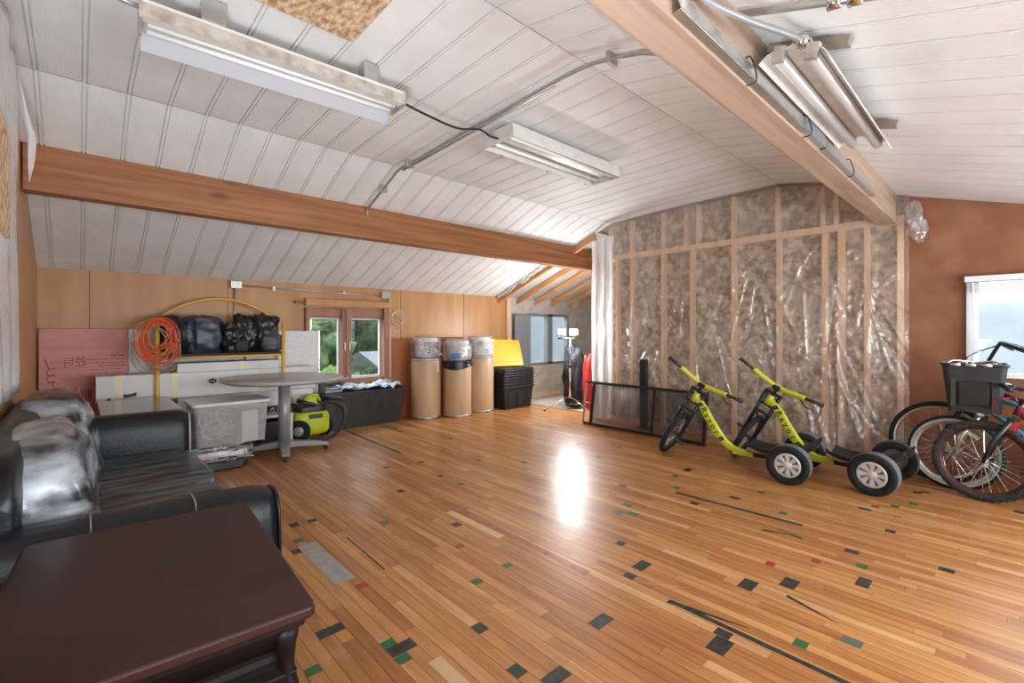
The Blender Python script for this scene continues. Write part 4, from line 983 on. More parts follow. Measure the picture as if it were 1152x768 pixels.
# ------------------------------------------------------------------ fibre drums with wrapped pails
for i,(x,y,hd,lb,lp_) in enumerate(((3.83,6.03,.885,'first tall brown fibre drum, right of the black tote','plastic-wrapped white pail on the first fibre drum, purple label'),
        (4.27,5.83,.80,'middle brown fibre drum with a black liner bag at its rim','plastic-wrapped pail with blue label on the middle fibre drum'),
        (4.80,5.93,.885,'rear brown fibre drum beside the yellow lids','plastic-wrapped pail with small blue print on the rear fibre drum'))):
    d = thing('fibre_drum',lb,'drum',(x,y,0),0,'brown fibre drums'); R = .222 if i != 1 else .215
    MB().lathe([(0,.02),(R-.004,.02),(R,.03),(R,hd-.02),(R-.004,hd-.01),(0,hd-.01)],48,local_T:=Matrix.Translation((0,0,0))).build('drum_body','drum',d,local=True)
    MB().lathe([(R-.01,0),(R+.006,0),(R+.006,.028),(R,.03)],48).build('bottom_hoop','steelrim',d,local=True)
    if i != 1: MB().lathe([(0,hd),(R+.002,hd),(R+.009,hd-.006),(R+.009,hd-.026),(R,hd-.03)],48).build('lid_hoop','steelrim',d,local=True)
    else:
        q = MB(); q.grid(lambda u,v:((R+.012+.012*noise.noise((u*14,v*3,0))*v+.006)*math.cos(2*PI*u),(R+.012+.012*noise.noise((u*14,v*3,0))*v+.006)*math.sin(2*PI*u),hd+.035-(.10+.03*math.sin(2*PI*u*2))*v),64,8); q.build('liner_bag','bag',d,local=True)
        MB().lathe([(0,hd+.01),(R-.01,hd+.03),(R+.012,hd+.035)],40).build('liner_top','bag',d,local=True)
    zb = hd+.002 if i != 1 else hd+.036
    if i == 0 or i == 2: 
        a_ = math.radians(-75 if i==0 else -60)
        MB().grid(lambda u,v:((R+.0015)*math.cos(a_+.22*u),(R+.0015)*math.sin(a_+.22*u),hd-.20+.14*v),6,2).build('label','white' if i==0 else 'drum',d,local=True)
    p = thing('wrapped_pail',lp_,'pail',(x,y,zb),math.radians((0,25,-10)[i]),'wrapped pails on the drums')
    pr_ = .165; H_ = .30
    MB().lathe([(0,.01),(pr_*.92,.01),(pr_,H_-.06),(pr_+.008,H_-.055),(pr_+.008,H_-.005),(pr_-.005,H_),(0,H_)],40).build('pail','pail',p,local=True)
    def arcpatch(a0,a1,z0,z1,m_,nm,dr=.002):
        MB().grid(lambda u,v:((pr_*.96+dr+.007*v)*math.cos(a0+(a1-a0)*u),(pr_*.96+dr+.007*v)*math.sin(a0+(a1-a0)*u),z0+(z1-z0)*v),12,2).build(nm,m_,p,local=True)
    r_ = math.radians
    if i == 0:
        for k in range(6): arcpatch(r_(-130),r_(-98)+.1*(k%2),.08+.028*k,.09+.028*k,'label_text','label_text',.006)
        arcpatch(r_(-80),r_(-52),.05,.19,'label_purple','label',.006)
    elif i == 1:
        arcpatch(r_(-185),r_(-135),.03,.12,'label_blue','label',.006)
        for k in range(4): arcpatch(r_(-120),r_(-85),.12+.03*k,.13+.03*k,'label_text','label_text',.006)
    else:
        arcpatch(r_(-75),r_(-55),.06,.13,'label_blue','label',.006)
        for k in range(3): arcpatch(r_(-140),r_(-105),.16+.03*k,.17+.03*k,'label_text','label_text',.006)
    q = MB(); q.blob((0,0,.156),.183,.183,.162,.45,.13,3.4,50+i*7,72,48,flat=.004); q.build('plastic_wrap','plastic2',p,local=True)
# ------------------------------------------------------------------ nested totes and yellow lids
X_,Y_ = 5.40,5.84
for k in range(8):
    z0 = .0 if k == 0 else .36+.045*(k-1); t = thing('nested_tote',['bottom black tote of the nested stack','second black tote up in the nested stack','third black tote up in the nested stack','fourth black tote up in the nested stack','fifth black tote up in the nested stack','sixth black tote up in the nested stack','seventh black tote up in the nested stack','topmost black tote of the nested stack'][k],'tote',(X_,Y_,z0 if k==0 else z0-.30+.30),0,'nested black totes')
    OFF[t.name] = Vector((0,0,0)); t.location = (X_,Y_,z0)
    b = MB()
    if k == 0:
        b.taper((0,0),.33,.215,0,.36,.88); b.build('tub','black',t,local=True,bevel=.012)
        for x in (-.2,0,.2): MB().box(x-.05,x+.05,-.212,-.20,.06,.26,T=Matrix.Translation((0,-.004,0))).build('rib','black',t,local=True,bevel=.004)
    MB().prism(rrect(-.355,.355,-.235,.235,.03,4),.0 if k else .36-.012,.014 if k else .36).build('rim','black',t,local=True,bevel=.003)
    if k: MB().prism(rrect(-.335,.335,-.22,.22,.03,4),.0145,.0445).build('tub','black',t,local=True)
def lidm(name,label,T):
    t = thing('tote_lid',label,'lid',(0,0,0),0,'yellow tote lids'); t.matrix_world = T; 
    MB().prism(rrect(-.31,.31,-.22,.22,.04,5),0,.022).build('lid_panel','yellow',t,local=True,bevel=.008,seg=3)
    MB().prism(rrect(-.25,.25,-.165,.165,.03,5),.022,.032).build('raised_centre','yellow',t,local=True,bevel=.005)
    b = MB(); b.box(-.325,-.305,-.23,.23,-.02,.02); b.box(.305,.325,-.23,.23,-.02,.02); b.box(-.325,.325,-.235,-.215,-.02,.02); b.box(-.325,.325,.215,.235,-.02,.02); b.build('rim','yellow',t,local=True,bevel=.006)
zt = .36+.045*7
lidm('', 'front yellow tote lid leaning back on the nested totes', Matrix.Translation((5.32,5.93,zt+.235))@Matrix.Rotation(math.radians(-18),4,'Z')@Matrix.Rotation(math.radians(66),4,'X')@Matrix.Rotation(math.radians(0),4,'Z'))
lidm('', 'rear yellow tote lid leaning on the wall behind the other', Matrix.Translation((5.24,6.02,zt+.245))@Matrix.Rotation(math.radians(-18),4,'Z')@Matrix.Rotation(math.radians(68),4,'X'))

# ------------------------------------------------------------------ mesh panel, post, work light
mp_ = thing('mesh_panel','black steel frame panel with diamond mesh leaning along the plastic sheet','mesh panel',(5.2,3.2,0))
TM = rotm('Y',9,(5.15,3.2,0))
x = 5.15; y0,y1,z1 = 2.36,3.98,.60
def bar(nm,*a,m='blackm'): return MB().box(*a,T=TM).build(nm,m,mp_,bevel=.003)
bar('top_rail',x-.016,x+.016,y0,y1+.12,z1-.035,z1); bar('bottom_rail',x-.016,x+.016,y0,y1+.10,.004,.036)
bar('side_rail',x-.016,x+.016,y1-.035,y1,.03,z1-.03); bar('side_rail',x-.016,x+.016,y0,y0+.035,.03,z1-.03); bar('middle_rail',x-.012,x+.012,3.02,3.05,.03,z1-.03)
b = MB(); s = .040; n = 0
yy = y0-.6
def clipseg(ya,za,yb,zb):
    # clip to the frame rectangle
    L0,L1,B0,B1 = y0+.02,y1-.02,.03,z1-.03; t0,t1 = 0.,1.; dy,dz = yb-ya,zb-za
    for p,q in ((-dy,ya-L0),(dy,L1-ya),(-dz,za-B0),(dz,B1-za)):
        if abs(p) < 1e-9:
            if q < 0: return
        else:
            r = q/p
            if p < 0: t0 = max(t0,r)
            else: t1 = min(t1,r)
    if t0 < t1: return (ya+dy*t0,za+dz*t0,ya+dy*t1,za+dz*t1)
k = -30
while k < 80:
    ya = y0+k*s
    for sg in (1,-1):
        r = clipseg(ya, 0 if sg>0 else .62, ya+.62*1.6, .62 if sg>0 else 0)
        if r: b.tube([(x,r[0],r[1]),(x,r[2],r[3])],.0036,4,caps=False,T=TM,smooth=False)
    k += 1
b.build('diamond_mesh','blackm',mp_)
MB().tube([TM@Vector((x-.02,y1+.10,.02)),TM@Vector((x-.02,y1+.10,z1-.02))],.012,8).build('end_tube','greym',mp_)
MB().tube([TM@Vector((x,y1+.02,.30)),TM@Vector((x-.01,y1+.12,.30))],.01,8).build('hinge_pin','greym',mp_)
for y in (y0+.2,y1-.3): MB().tube([TM@Vector((x+.016,y,.02)),TM@Vector((x+.06,y,.02))],.01,8).build('foot_stub','blackm',mp_)
o = thing('black_post','upright black steel post standing behind the mesh panel','post',(5.5,3.35,0))
MB().box(5.47,5.53,3.30,3.395,0.012,.915).build('channel','black',o,bevel=.004); bx('base_plate','black',o,5.44,5.56,3.26,3.44,0,.012)

wl = thing('work_light','twin-head work light glowing on a chrome tripod stand','work light',(5.86,4.92,0))
px_,py_ = 5.86,4.92
MB().tube([(px_,py_,.20),(px_,py_,.74)],.017,12).build('lower_pole','chrome',wl); MB().tube([(px_,py_,.70),(px_,py_,1.17)],.012,12).build('upper_pole','chrome',wl)
MB().tube([(px_,py_,.70),(px_,py_,.76)],.024,12).build('clamp_collar','black',wl)
for a in (150,270,25):
    t = math.radians(a); e = (px_+.42*math.cos(t),py_+.42*math.sin(t),.015)
    lg = MB().tube([(px_,py_,.24),e],.010,8).build('leg','chrome',wl); MB().tube([e,(e[0]+.03*math.cos(t),e[1]+.03*math.sin(t),.012)],.014,8).build('rubber_foot','black',lg)
    MB().tube([(px_,py_,.10),((px_+e[0])/2,(py_+e[1])/2,.13)],.006,6).build('brace','chrome',wl)
d_ = Vector((-.68,-.73,0)); r_ = Vector((.7325,-.6807,0))
c0 = Vector((px_,py_,1.17)); MB().tube([c0-r_*.20,c0+r_*.10],.011,8).build('cross_bar','black',wl)
for s_ in (-.14,.06):
    c = c0+r_*s_+Vector((0,0,.10)); T = Matrix.Translation(c)@d_.to_track_quat('-Y','Z').to_matrix().to_4x4()@Matrix.Rotation(math.radians(-16),4,'X')
    hd = MB().box(-.07,.07,-.02,.035,-.055,.055,T=T).build('lamp_head','lbody',wl,bevel=.006)
    MB().box(-.058,.058,-.024,-.0205,-.043,.043,T=T).build('glowing_panel','lampglow',hd)
    MB().tube([c0+r_*s_,c],.008,6).build('yoke','black',hd)
# dark jacket / bag behind the lamp and a red one
o = MB().blob((6.10,5.02,.52),.17,.15,.50,.7,.22,2.2,6,50,40,flat=.02).build('garment_bag','rails'); tag(o,'tall dark bag standing behind the tripod of the work light','bag')
o = MB().blob((6.02,4.66,.44),.07,.09,.42,.6,.2,2.2,9,40,30,flat=.02).build('red_bag','red'); tag(o,'narrow red bag standing between the dark bag and the milky curtain','bag')

# ------------------------------------------------------------------ wheels
def spokes(b, R, rh, n, half, r=.0016, T=None, off=0.):
    for k in range(n):
        a = 2*PI*k/n+off; s_ = 1 if k % 2 else -1; a2 = a + s_*.28*(1 if (k//2)%2 else -1)*2
        b.tube([(s_*half,rh*math.cos(a2),rh*math.sin(a2)),(0,R*math.cos(a),R*math.sin(a))],r,4,caps=False,T=T,smooth=False)
def bike_wheel(root, T, R, tr, tyre='rubber', rim='alu', sp=28, nm='front_wheel', hub='black', white=False, refl=()):
    w_ = MB(); w_.torus((0,0,0),R-tr,tr,'x',56,12,T=T)
    if tyre == 'knob':
        for k in range(44):
            a = 2*PI*k/44
            for sx in (-.5,0,.5):
                aa = a+(.035 if sx else 0)
                Tk = T@Matrix.Rotation(aa,4,'X')@Matrix.Translation((sx*tr*1.25,0,R-.001 if sx==0 else R-tr*.26))
                w_.box(-.006,.006,-.008,.008,-.004,.005,T=Tk)
    w_ = w_.build(nm, tyre, root, local=True)
    if white:
        q = MB(); 
        for sx in (-1,1): q.lathe([(R-tr*1.75,sx*tr*.80),(R-tr*1.35,sx*tr*1.0),(R-tr*1.0,sx*tr*1.04)],56,T,True,'x')
        q.build('white_sidewall','whitewall',w_,local=True)
    Rr = R-2*tr
    MB().lathe([(Rr+.012,-.014),(Rr-.010,-.013),(Rr-.014,0),(Rr-.010,.013),(Rr+.012,.014)],56,T,True,'x').build('rim',rim,w_,local=True)
    q = MB(); spokes(q,Rr-.008,.020,sp,.028,T=T); q.build('spokes','chrome',w_,local=True)
    MB().lathe([(0,-.055),(.009,-.055),(.009,-.034),(.024,-.032),(.024,-.026),(.013,-.022),(.013,.022),(.024,.026),(.024,.032),(.009,.034),(.009,.055),(0,.055)],20,T,True,'x').build('hub',hub,w_,local=True)
    for a in refl:
        Tk = T@Matrix.Rotation(math.radians(a),4,'X'); MB().box(-.022,-.015,-.045,.045,Rr*.72,Rr*.72+.028,T=Tk).build('reflector','white',w_,local=True,bevel=.004)
    return w_

# ------------------------------------------------------------------ drift trikes
def trike(loc, rz, steer, label, rim_note):
    t = thing('drift_trike',label,'trike',(loc[0],loc[1],0),rz,'lime drift trikes')
    R,tr,rake,yh = .248,.028,math.radians(29),1.13
    ax = Vector((0,-math.sin(rake),math.cos(rake)))
    SR = Matrix.Rotation(math.radians(steer),4,ax)
    nrm = SR.to_3x3()@Vector((1,0,0)); zh = R*math.sqrt(1-nrm.z**2)+.002
    Hb = Vector((0,yh,zh))
    TW = Matrix.Translation(Hb)@SR@Matrix.Rotation(-0.0,4,'X')
    FA = TW@Matrix.Rotation(rake,4,'X')      # z along steering axis, x lateral
    fw = bike_wheel(t,TW,R,tr,'rubber','blackm',28,'front_wheel','black')
    # cranks and pedals
    for sx,a in ((1,-150),(-1,30)):
        aa = math.radians(a); e = Vector((sx*.075,.14*math.cos(aa),.14*math.sin(aa)))
        q = MB(); q.tube([(sx*.04,0,0),(sx*.075,0,0),tuple(e)],[.012,.012,.010],8,T=TW); q.build('crank','blackm',fw,local=True)
        q = MB(); q.tube([tuple(e),(e.x+sx*.10,e.y,e.z)],.007,8,T=TW)
        q.box(min(e.x+sx*.012,e.x+sx*.095),max(e.x+sx*.012,e.x+sx*.095),e.y-.042,e.y+.042,e.z-.012,e.z+.012,T=TW); q.build('pedal','black',fw,local=True,bevel=.003)
    # fork: two legs, two crowns
    q = MB()
    for sx in (-1,1):
        q.tube([(sx*.062,0,-.01),(sx*.066,.0,.22),(sx*.066,0,.52)],[.015,.019,.019],10,T=FA); q.box(sx*.062-.014,sx*.062+.014,-.02,.02,-.03,.03,T=FA)
    fk = q.build('fork_legs','blackm',t,local=True)
    for z in (.29,.385,.515): MB().box(-.086,.086,-.022,.022,z,z+.024,T=FA).build('fork_crown','blackm',fk,local=True,bevel=.006)
    MB().tube([(-.05,-.02,.285),(0,-.035,.26),(.05,-.02,.285)],.012,8,T=FA).build('brake_caliper','black',fk,local=True)
    MB().tube([(0,0,.50),(0,0,.60)],.018,12,T=FA).build('stem','blackm',t,local=True); MB().box(-.035,.035,-.045,.03,.575,.62,T=FA).build('stem_clamp','blackm',t,local=True,bevel=.008)
    hb = MB().tube([Vector(p) for p in bez([(-.26,-.05,.655),(-.14,-.02,.625),(0,0,.60),(.14,-.02,.625),(.26,-.05,.655)],5)],.024,12,T=FA).build('handlebar','lime',t,local=True)
    for sx in (-1,1):
        MB().tube([(sx*.24,-.047,.652),(sx*.40,-.092,.69)],.0165,12,T=FA).build('grip','black',hb,local=True)
        MB().tube([(sx*.395,-.090,.688),(sx*.407,-.094,.692)],.022,12,T=FA).build('grip_end','black',hb,local=True)
    MB().tube(bez([(.22,-.04,.645),(.23,.0,.60),(.29,-.01,.575),(.34,-.03,.585)],5),.006,6,T=FA).build('brake_lever','black',hb,local=True)
    MB().tube(bez([(.19,-.02,.63),(.05,.10,.60),(-.10,.11,.50),(-.09,.04,.33),(-.04,-.02,.28)],6),.004,6,T=FA).build('brake_cable','black',t,local=True)
    # head tube and down tube
    h0 = Hb+ax*.405; h1 = Hb+ax*.505
    MB().tube([h0,h1],.030,16).build('head_tube','lime',t,local=True)
    hm = Hb+ax*.44
    P = bez([(0,hm.y-.01,hm.z+.01),(0,hm.y-.075,hm.z-.07),(0,hm.y-.16,hm.z-.22),(0,hm.y-.27,hm.z-.38),(0,hm.y-.37,hm.z-.455),(0,.42,.125)],8)
    q = MB(); vs = []; n_ = len(P)
    for i,p in enumerate(P):
        tg = (P[min(i+1,n_-1)]-P[max(i-1,0)]).normalized(); nv = Vector((0,-tg.z,tg.y)); f = i/(n_-1); hh = .028+.016*math.sin(PI*min(1,f*1.15)); ww = .020
        for j in range(12):
            th = 2*PI*j/12; c,s_ = math.cos(th),math.sin(th)
            vs.append(p+Vector((1,0,0))*ww*math.copysign(abs(c)**.5,c)+nv*hh*math.copysign(abs(s_)**.7,s_))
    q.add(vs,[(i*12+j,i*12+(j+1)%12,(i+1)*12+(j+1)%12,(i+1)*12+j) for i in range(n_-1) for j in range(12)]+[tuple(range(12))[::-1],tuple(range((n_-1)*12,n_*12))],True)
    dt = q.build('down_tube','lime',t,local=True)
    # lettering, both flanks
    for sx in (-1,1):
        L = 'Razor'; ps = [10.5,13.2,15.7,18.2,20.7]
        if sx > 0: ps = ps[::-1]
        for ch,f in zip(L,ps):
            p = P[int(f)].lerp(P[int(f)+1],f%1); tg = (P[int(f)+1]-P[int(f)]).normalized()
            xd = tg if sx < 0 else -tg; nx = Vector((sx,0,0)); yd = nx.cross(xd)
            T = Matrix(((xd.x,yd.x,nx.x,p.x+sx*.0205),(xd.y,yd.y,nx.y,p.y),(xd.z,yd.z,nx.z,p.z),(0,0,0,1)))
            text(ch,.085 if ch=='R' else .08,T,'lettering','ink',dt,.0006)
        q = MB()
        for f in (6.4,7.6,23.2,24.3):
            p = P[int(f)].lerp(P[int(f)+1],f%1); tg = (P[int(f)+1]-P[int(f)]).normalized(); nv = Vector((0,-tg.z,tg.y)); nx = Vector((sx*.0212,0,0))
            a_,b_ = .009,.024; vs = [p+nx+tg*(-a_-.006)+nv*b_, p+nx+tg*(a_-.006)+nv*b_, p+nx+tg*(a_+.006)-nv*b_, p+nx+tg*(-a_+.006)-nv*b_]
            q.add(vs,[(0,1,2,3)])
        q.build('stripe_marks','ink',dt,local=True,solid=.0008)
    MB().box(-.028,.028,.36,.55,.095,.135).build('frame_clamp','lime',t,local=True,bevel=.008)
    MB().box(-.022,.022,-.02,.40,.10,.135).build('rear_frame','blackm',t,local=True,bevel=.006)
    MB().tube([(-.26,0,.165),(.26,0,.165)],.019,14).build('rear_axle','greym',t,local=True)
    MB().tube([(0,0,.13),(0,0,.17)],.03,12).build('axle_block','blackm',t,local=True)
    # moulded seat
    def seat(u,v):
        xx = (u-.5)*.34*(1-.28*v**2); yy = -.16+.55*v; z = .165+.12*max(0,(.36-v)/.36)**1.4+.035*(max(0,v-.72)/.28)**2+.055*abs(2*u-1)**2.4+.02*v*0
        return (xx,yy,z)
    st = MB().grid(seat,24,30).build('seat','black',t,local=True,solid=.012)
    for sx in (-1,1):
        T = Matrix.Translation((sx*.325,0,.165)); R2 = .165
        rw = MB().lathe([(.098,-.045),(.112,-.066),(.150,-.070),(.163,-.056),(.166,-.03),(.166,.03),(.163,.056),(.150,.070),(.112,.066),(.098,.045)],48,T,True,'x').build('rear_wheel','rubber',t,local=True)
        MB().lathe([(.1645,-.052),(.1675,-.04),(.1675,.04),(.1645,.052)],48,T,True,'x').build('worn_tread','tread',rw,local=True)
        MB().lathe([(0,-.030),(.03,-.034),(.034,-.052),(.030,-.056),(0,-.056)] if sx<0 else [(0,.030),(.03,.034),(.034,.052),(.030,.056),(0,.056)],24,T,True,'x').build('hub','silverpaint',rw,local=True)
        MB().lathe([(.085,-.060),(.101,-.062),(.102,-.035),(.090,-.030)] if sx<0 else [(.085,.060),(.101,.062),(.102,.035),(.090,.030)],40,T,True,'x').build('rim','silverpaint',rw,local=True)
        MB().lathe([(0,sx*.022),(.10,sx*.030)],32,T,True,'x').build('rim_disc','greym',rw,local=True)
        q = MB()
        for k in range(8):
            Tk = T@Matrix.Rotation(2*PI*k/8,4,'X'); q.prism([(-.010,.028),(.010,.028),(.022,.09),(-.022,.09)],sx*.034,sx*.052,'x',T=Tk)
        q.build('rim_spokes','silverpaint',rw,local=True,bevel=.003)
    return t
M['tread'] = mat('worn_tread_rubber',(.10,.105,.115),.6,col2=(.16,.165,.175),nscale=16,bump=.3)
trike((4.74,1.33),math.radians(5),-90,'lime three-wheeled drift trike nearer the mesh panel','')
trike((4.94,.735),math.radians(-4),-86,'lime three-wheeled drift trike nearer the bicycles','')

# ------------------------------------------------------------------ bicycles
def bicycle(name,label,loc,lean,steer,R,tr,P_,tyre,frame,forkm,rimm,hbh,risers,white=False,basket=False,refl=(),grp='parked bicycles'):
    t = thing(name,label,'bicycle',(loc[0],loc[1],0),0,grp); t.rotation_euler = (0,math.radians(lean),0)
    # local: +y forward (front wheel hub at y=0), z up
    rake = math.radians(20); ax = Vector((0,-math.sin(rake),math.cos(rake))); H0 = Vector((0,0,R+.001))
    SR = Matrix.Rotation(math.radians(steer),4,ax); TW = Matrix.Translation(H0)@SR; FA = TW@Matrix.Rotation(rake,4,'X')
    bike_wheel(t,TW,R,tr,tyre,rimm,32,'front_wheel','alu',white,refl)
    wb_ = -1.02; TR = Matrix.Translation((0,wb_,R)); bike_wheel(t,TR,R,tr,tyre,rimm,32,'rear_wheel','alu',white,refl)
    q = MB()
    for sx in (-1,1): q.tube([(sx*.058,-.01,-.01),(sx*.055,.0,.15),(sx*.055,-.035,R+.07)],[.012,.017,.020],10,T=FA)
    fk = q.build('fork_legs',forkm,t,local=True); MB().box(-.075,.075,-.06,-.01,R+.05,R+.085,T=FA).build('fork_crown',forkm,fk,local=True,bevel=.008)
    for sx in (-1,1): MB().box(sx*.045-.012,sx*.045+.012,-.075,-.03,R-.01,R+.06,T=FA).build('brake_pad','redm' if frame=='maroon' else 'black',fk,local=True,bevel=.004)
    hz = R+.10; MB().tube([(0,-.035,hz),(0,-.035,hz+.13)],.022,14,T=FA).build('head_tube',frame,t,local=True)
    A = FA@Vector((0,-.035,hz+.02)); B = FA@Vector((0,-.035,hz+.115))
    A = H0+ax*(hz+.02)+Vector((0,-.035,-.01)); B = H0+ax*(hz+.115)+Vector((0,-.035,-.01))
    bb_ = Vector((0,-.63,R-.02)); stt = Vector((0,-.76,R+.34)); rh = Vector((0,wb_,R))
    MB().tube([A,bb_],.019,12).build('down_tube',frame,t,local=True); MB().tube([B,stt+Vector((0,.03,-.06))],.016,12).build('top_tube',frame,t,local=True)
    MB().tube([bb_,stt],.016,12).build('seat_tube',frame,t,local=True)
    q = MB()
    for sx in (-1,1): q.tube([bb_+Vector((sx*.02,0,0)),rh+Vector((sx*.06,0,0)),stt+Vector((sx*.015,.02,-.06))],.009,8)
    q.build('rear_stays',frame,t,local=True)
    MB().tube([stt,stt+Vector((0,-.04,.14))],.013,10).build('seat_post','alu',t,local=True)
    MB().blob(stt+Vector((0,-.05,.16)),.075,.13,.028,.8,.02,2,1,24,14).build('saddle','black',t,local=True)
    cr = MB().lathe([(.05,-.06),(.085,-.06),(.09,-.055),(.085,-.05),(.05,-.05),(.05,-.06)],32,Matrix.Translation(bb_),True,'x').build('chainring','alu',t,local=True)
    for sx,a in ((-1,-40),(1,140)):
        aa = math.radians(a); e = bb_+Vector((sx*.085,.165*math.cos(aa),.165*math.sin(aa)))
        MB().tube([bb_,bb_+Vector((sx*.08,0,0)),e],[.012,.012,.009],8).build('crank','alu',cr,local=True); MB().box(e.x-(.09 if sx<0 else -.01),e.x+(.09 if sx>0 else -.01),e.y-.04,e.y+.04,e.z-.011,e.z+.011).build('pedal','black',cr,local=True,bevel=.003)
    MB().tube([(0,-.035,hz+.12),(0,-.035,hbh-.05)],.014,10,T=FA).build('stem','blackm',t,local=True)
    bp_ = risers; hb = MB().tube(bez([(-s*a,b_,c) for s in (1,) for a,b_,c in bp_[::-1]][:-1]+[(a,b_,c) for a,b_,c in bp_],5),.0125,12,T=FA@Matrix.Translation((0,-.035,hbh))).build('handlebar','blackm' if frame!='teal' else 'chrome',t,local=True)
    for sx in (-1,1):
        e = Vector(bp_[-1]); f = Vector(bp_[-2]); e.x *= sx; f.x *= sx; d = (e-f).normalized()
        TT = FA@Matrix.Translation((0,-.035,hbh)); MB().tube([e-d*.10,e+d*.01],.0175,12,T=TT).build('grip','black',hb,local=True)
        MB().tube(bez([tuple(e-d*.12),tuple(e-d*.12+Vector((0,.045,-.01))),tuple(e-d*.02+Vector((0,.05,-.02)))],4),.006,6,T=TT).build('brake_lever','black',hb,local=True)
        MB().tube(bez([tuple(e-d*.13+Vector((0,.03,0))),(sx*.10,.12,-.02),(sx*.04,.10,-.14),(0,.02,-hbh+hz+.0)],6),.003,6,T=TT).build('brake_cable','redm' if frame=='maroon' else 'black',hb,local=True)
    return t
flat = [(0,0,0),(.07,0,.0),(.14,-.01,.03),(.22,-.04,.035),(.30,-.07,.03)]
high = [(0,0,0),(.05,0,.0),(.11,-.01,.13),(.15,-.03,.15),(.26,-.16,.14)]
mid = [(0,0,0),(.07,0,.0),(.14,-.01,.07),(.22,-.05,.08),(.30,-.10,.07)]
bicycle('mountain_bicycle','nearest bicycle, with black knobby tyres and a dark red frame',(5.06,.16),3,-9,.303,.027,None,'knob','maroon','blackm','redrim',.50,flat,refl=())
bicycle('cruiser_bicycle','middle bicycle with whitewall tyres, carrying a black basket',(5.25,.335),2,-6,.30,.026,None,'rubber','teal','alu','alu',.56,mid,white=True,refl=(35,100))
bicycle('city_bicycle','rear bicycle against the wall with a tall handlebar and chrome rims',(5.41,.435),0,0,.345,.022,None,'rubber','blackm','blackm','alu',.78,high,refl=())
# basket
bk = thing('bike_basket','black fabric basket with a silver trimmed rim on the front of the middle bicycle','basket',(5.24,.21,.66))
def bask(z,k): return [(5.235+px_*k,.215+py_*k,z) for px_,py_ in rrect(-.155,.155,-.185,.185,.04,5)]
lo,hi,ins_ = bask(.66,.80),bask(1.03,1.0),bask(1.02,.93); n = len(lo)
MB().add(lo+hi,[tuple(range(n))[::-1]]+[(i,(i+1)%n,n+(i+1)%n,n+i) for i in range(n)]).build('fabric_shell','rails',bk,solid=.01)
b = MB(); b.tube([Vector(p) for p in hi],.012,8,closed=True); rm = b.build('rim','black',bk)
for i in range(0,n,1):
    a_,c_ = Vector(hi[i]),Vector(hi[(i+1)%n]); L = (c_-a_).length
    if L > .1:
        for f in (.05,.35,.65): MB().tube([a_.lerp(c_,f),a_.lerp(c_,f+.2)],.0135,8).build('silver_band','silverline',rm)
MB().tube(bez([(5.10,.06,1.03),(5.14,.10,1.06),(5.20,.2,1.045),(5.14,.33,1.06),(5.10,.37,1.03)],6),.008,8).build('folded_handle','silverline',bk)
for y in (.10,.33): MB().box(5.095,5.11,y-.014,y+.014,.70,1.02,T=rotm('Y',5,(5.1,y,1.0))).build('strap','black',bk)
MB().box(5.075,5.10,.13,.30,.72,.90,T=rotm('Y',-6,(5.1,.2,.8))).build('side_pocket','black',bk,bevel=.006)
MB().tube([(5.28,.03,.86),(5.33,-.03,.86)],.015,8).build('mount_bracket','blackm',bk)

# ------------------------------------------------------------------ world, lights, camera
w = bpy.data.worlds.new('World'); bpy.context.scene.world = w; w.use_nodes = True
nt = w.node_tree; bg = nt.nodes['Background']
tc = nt.nodes.new('ShaderNodeTexCoord'); sp = nt.nodes.new('ShaderNodeSeparateXYZ'); nt.links.new(tc.outputs['Generated'], sp.inputs[0])
rp = nt.nodes.new('ShaderNodeValToRGB'); rp.color_ramp.elements[0].position = .0; rp.color_ramp.elements[0].color = (.93,.96,1,1); rp.color_ramp.elements[1].position = .8; rp.color_ramp.elements[1].color = (.78,.88,1,1)
nt.links.new(sp.outputs['Z'], rp.inputs[0]); nt.links.new(rp.outputs[0], bg.inputs[0]); bg.inputs[1].default_value = 2.4

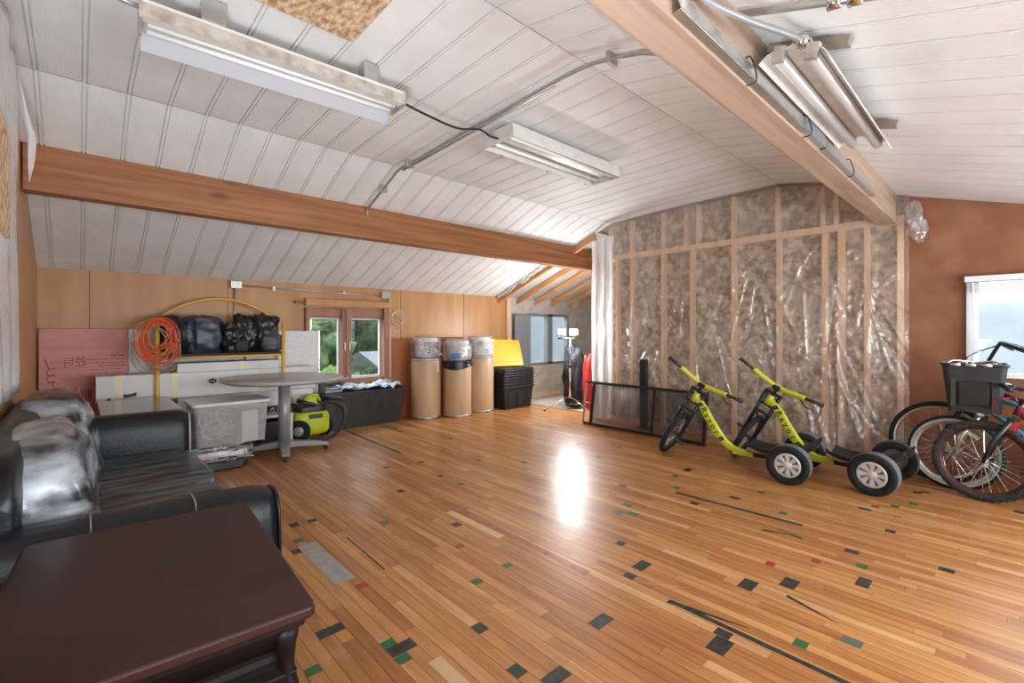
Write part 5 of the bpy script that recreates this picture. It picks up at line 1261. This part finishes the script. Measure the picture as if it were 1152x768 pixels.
def area(name, loc, look, sx, sy, power, col=(1,1,1)):
    d = bpy.data.lights.new(name,'AREA'); d.shape = 'RECTANGLE'; d.size = sx; d.size_y = sy; d.energy = power; d.color = col
    o = bpy.data.objects.new(name, d); C.objects.link(o); o.location = loc
    o.rotation_euler = (Vector(look)-Vector(loc)).to_track_quat('-Z','Y').to_euler(); return o
area('fill_front_left', (1.7,-1.70,1.12), (1.9,3,1.6), 1.7, 1.0, 72, (.86,.94,1))  # added fill lamp at an unseen opening in the front wall
area('fill_front_right', (4.3,-1.70,1.12), (3.4,3,1.6), 1.7, 1.0, 72, (.86,.94,1))  # second added fill lamp, further along the same unseen wall
area('daylight_left_window', (2.75,7.1,2.35), (2.75,4.6,.0), 1.6, .9, 90, (.92,.97,1))
area('daylight_alcove_window', (6.92,7.1,2.35), (6.6,4.6,.0), 1.6, .9, 90, (.92,.97,1))
area('daylight_right_window', (6.5,-.33,2.4), (4.2,-.2,.0), 1.2, .9, 70, (.9,.96,1))
def point(name, loc, power, r, col=(.97,.98,1)):
    d = bpy.data.lights.new(name,'POINT'); d.energy = power; d.shadow_soft_size = r; d.color = col
    o = bpy.data.objects.new(name, d); C.objects.link(o); o.location = loc
point('work_light_bulb', (5.80,4.84,1.27), 105, .11)
# added fill lamp aimed at the ceiling, out of view beside the camera
fl_ = area('ceiling_fill', (-.12,.55,.95), (1.3,2.1,2.9), .5, .5, 48, (.86,.93,1)); fl_.data.spread = math.radians(150)

cam = bpy.data.cameras.new('Camera'); co = bpy.data.objects.new('Camera', cam); C.objects.link(co)
cam.sensor_width = 36; cam.sensor_fit = 'HORIZONTAL'; cam.lens = 525/1152*36; cam.shift_y = -12.5/1152; cam.clip_start = .02; cam.clip_end = 300
co.location = (0,0,1.3); co.rotation_euler = (PI/2, 0, math.radians(47.1-90))
sc = bpy.context.scene; sc.camera = co
sc.view_settings.view_transform = 'Standard'; sc.view_settings.look = 'None'; sc.view_settings.exposure = .12; sc.view_settings.gamma = 1.; sc.view_settings.use_curve_mapping = False
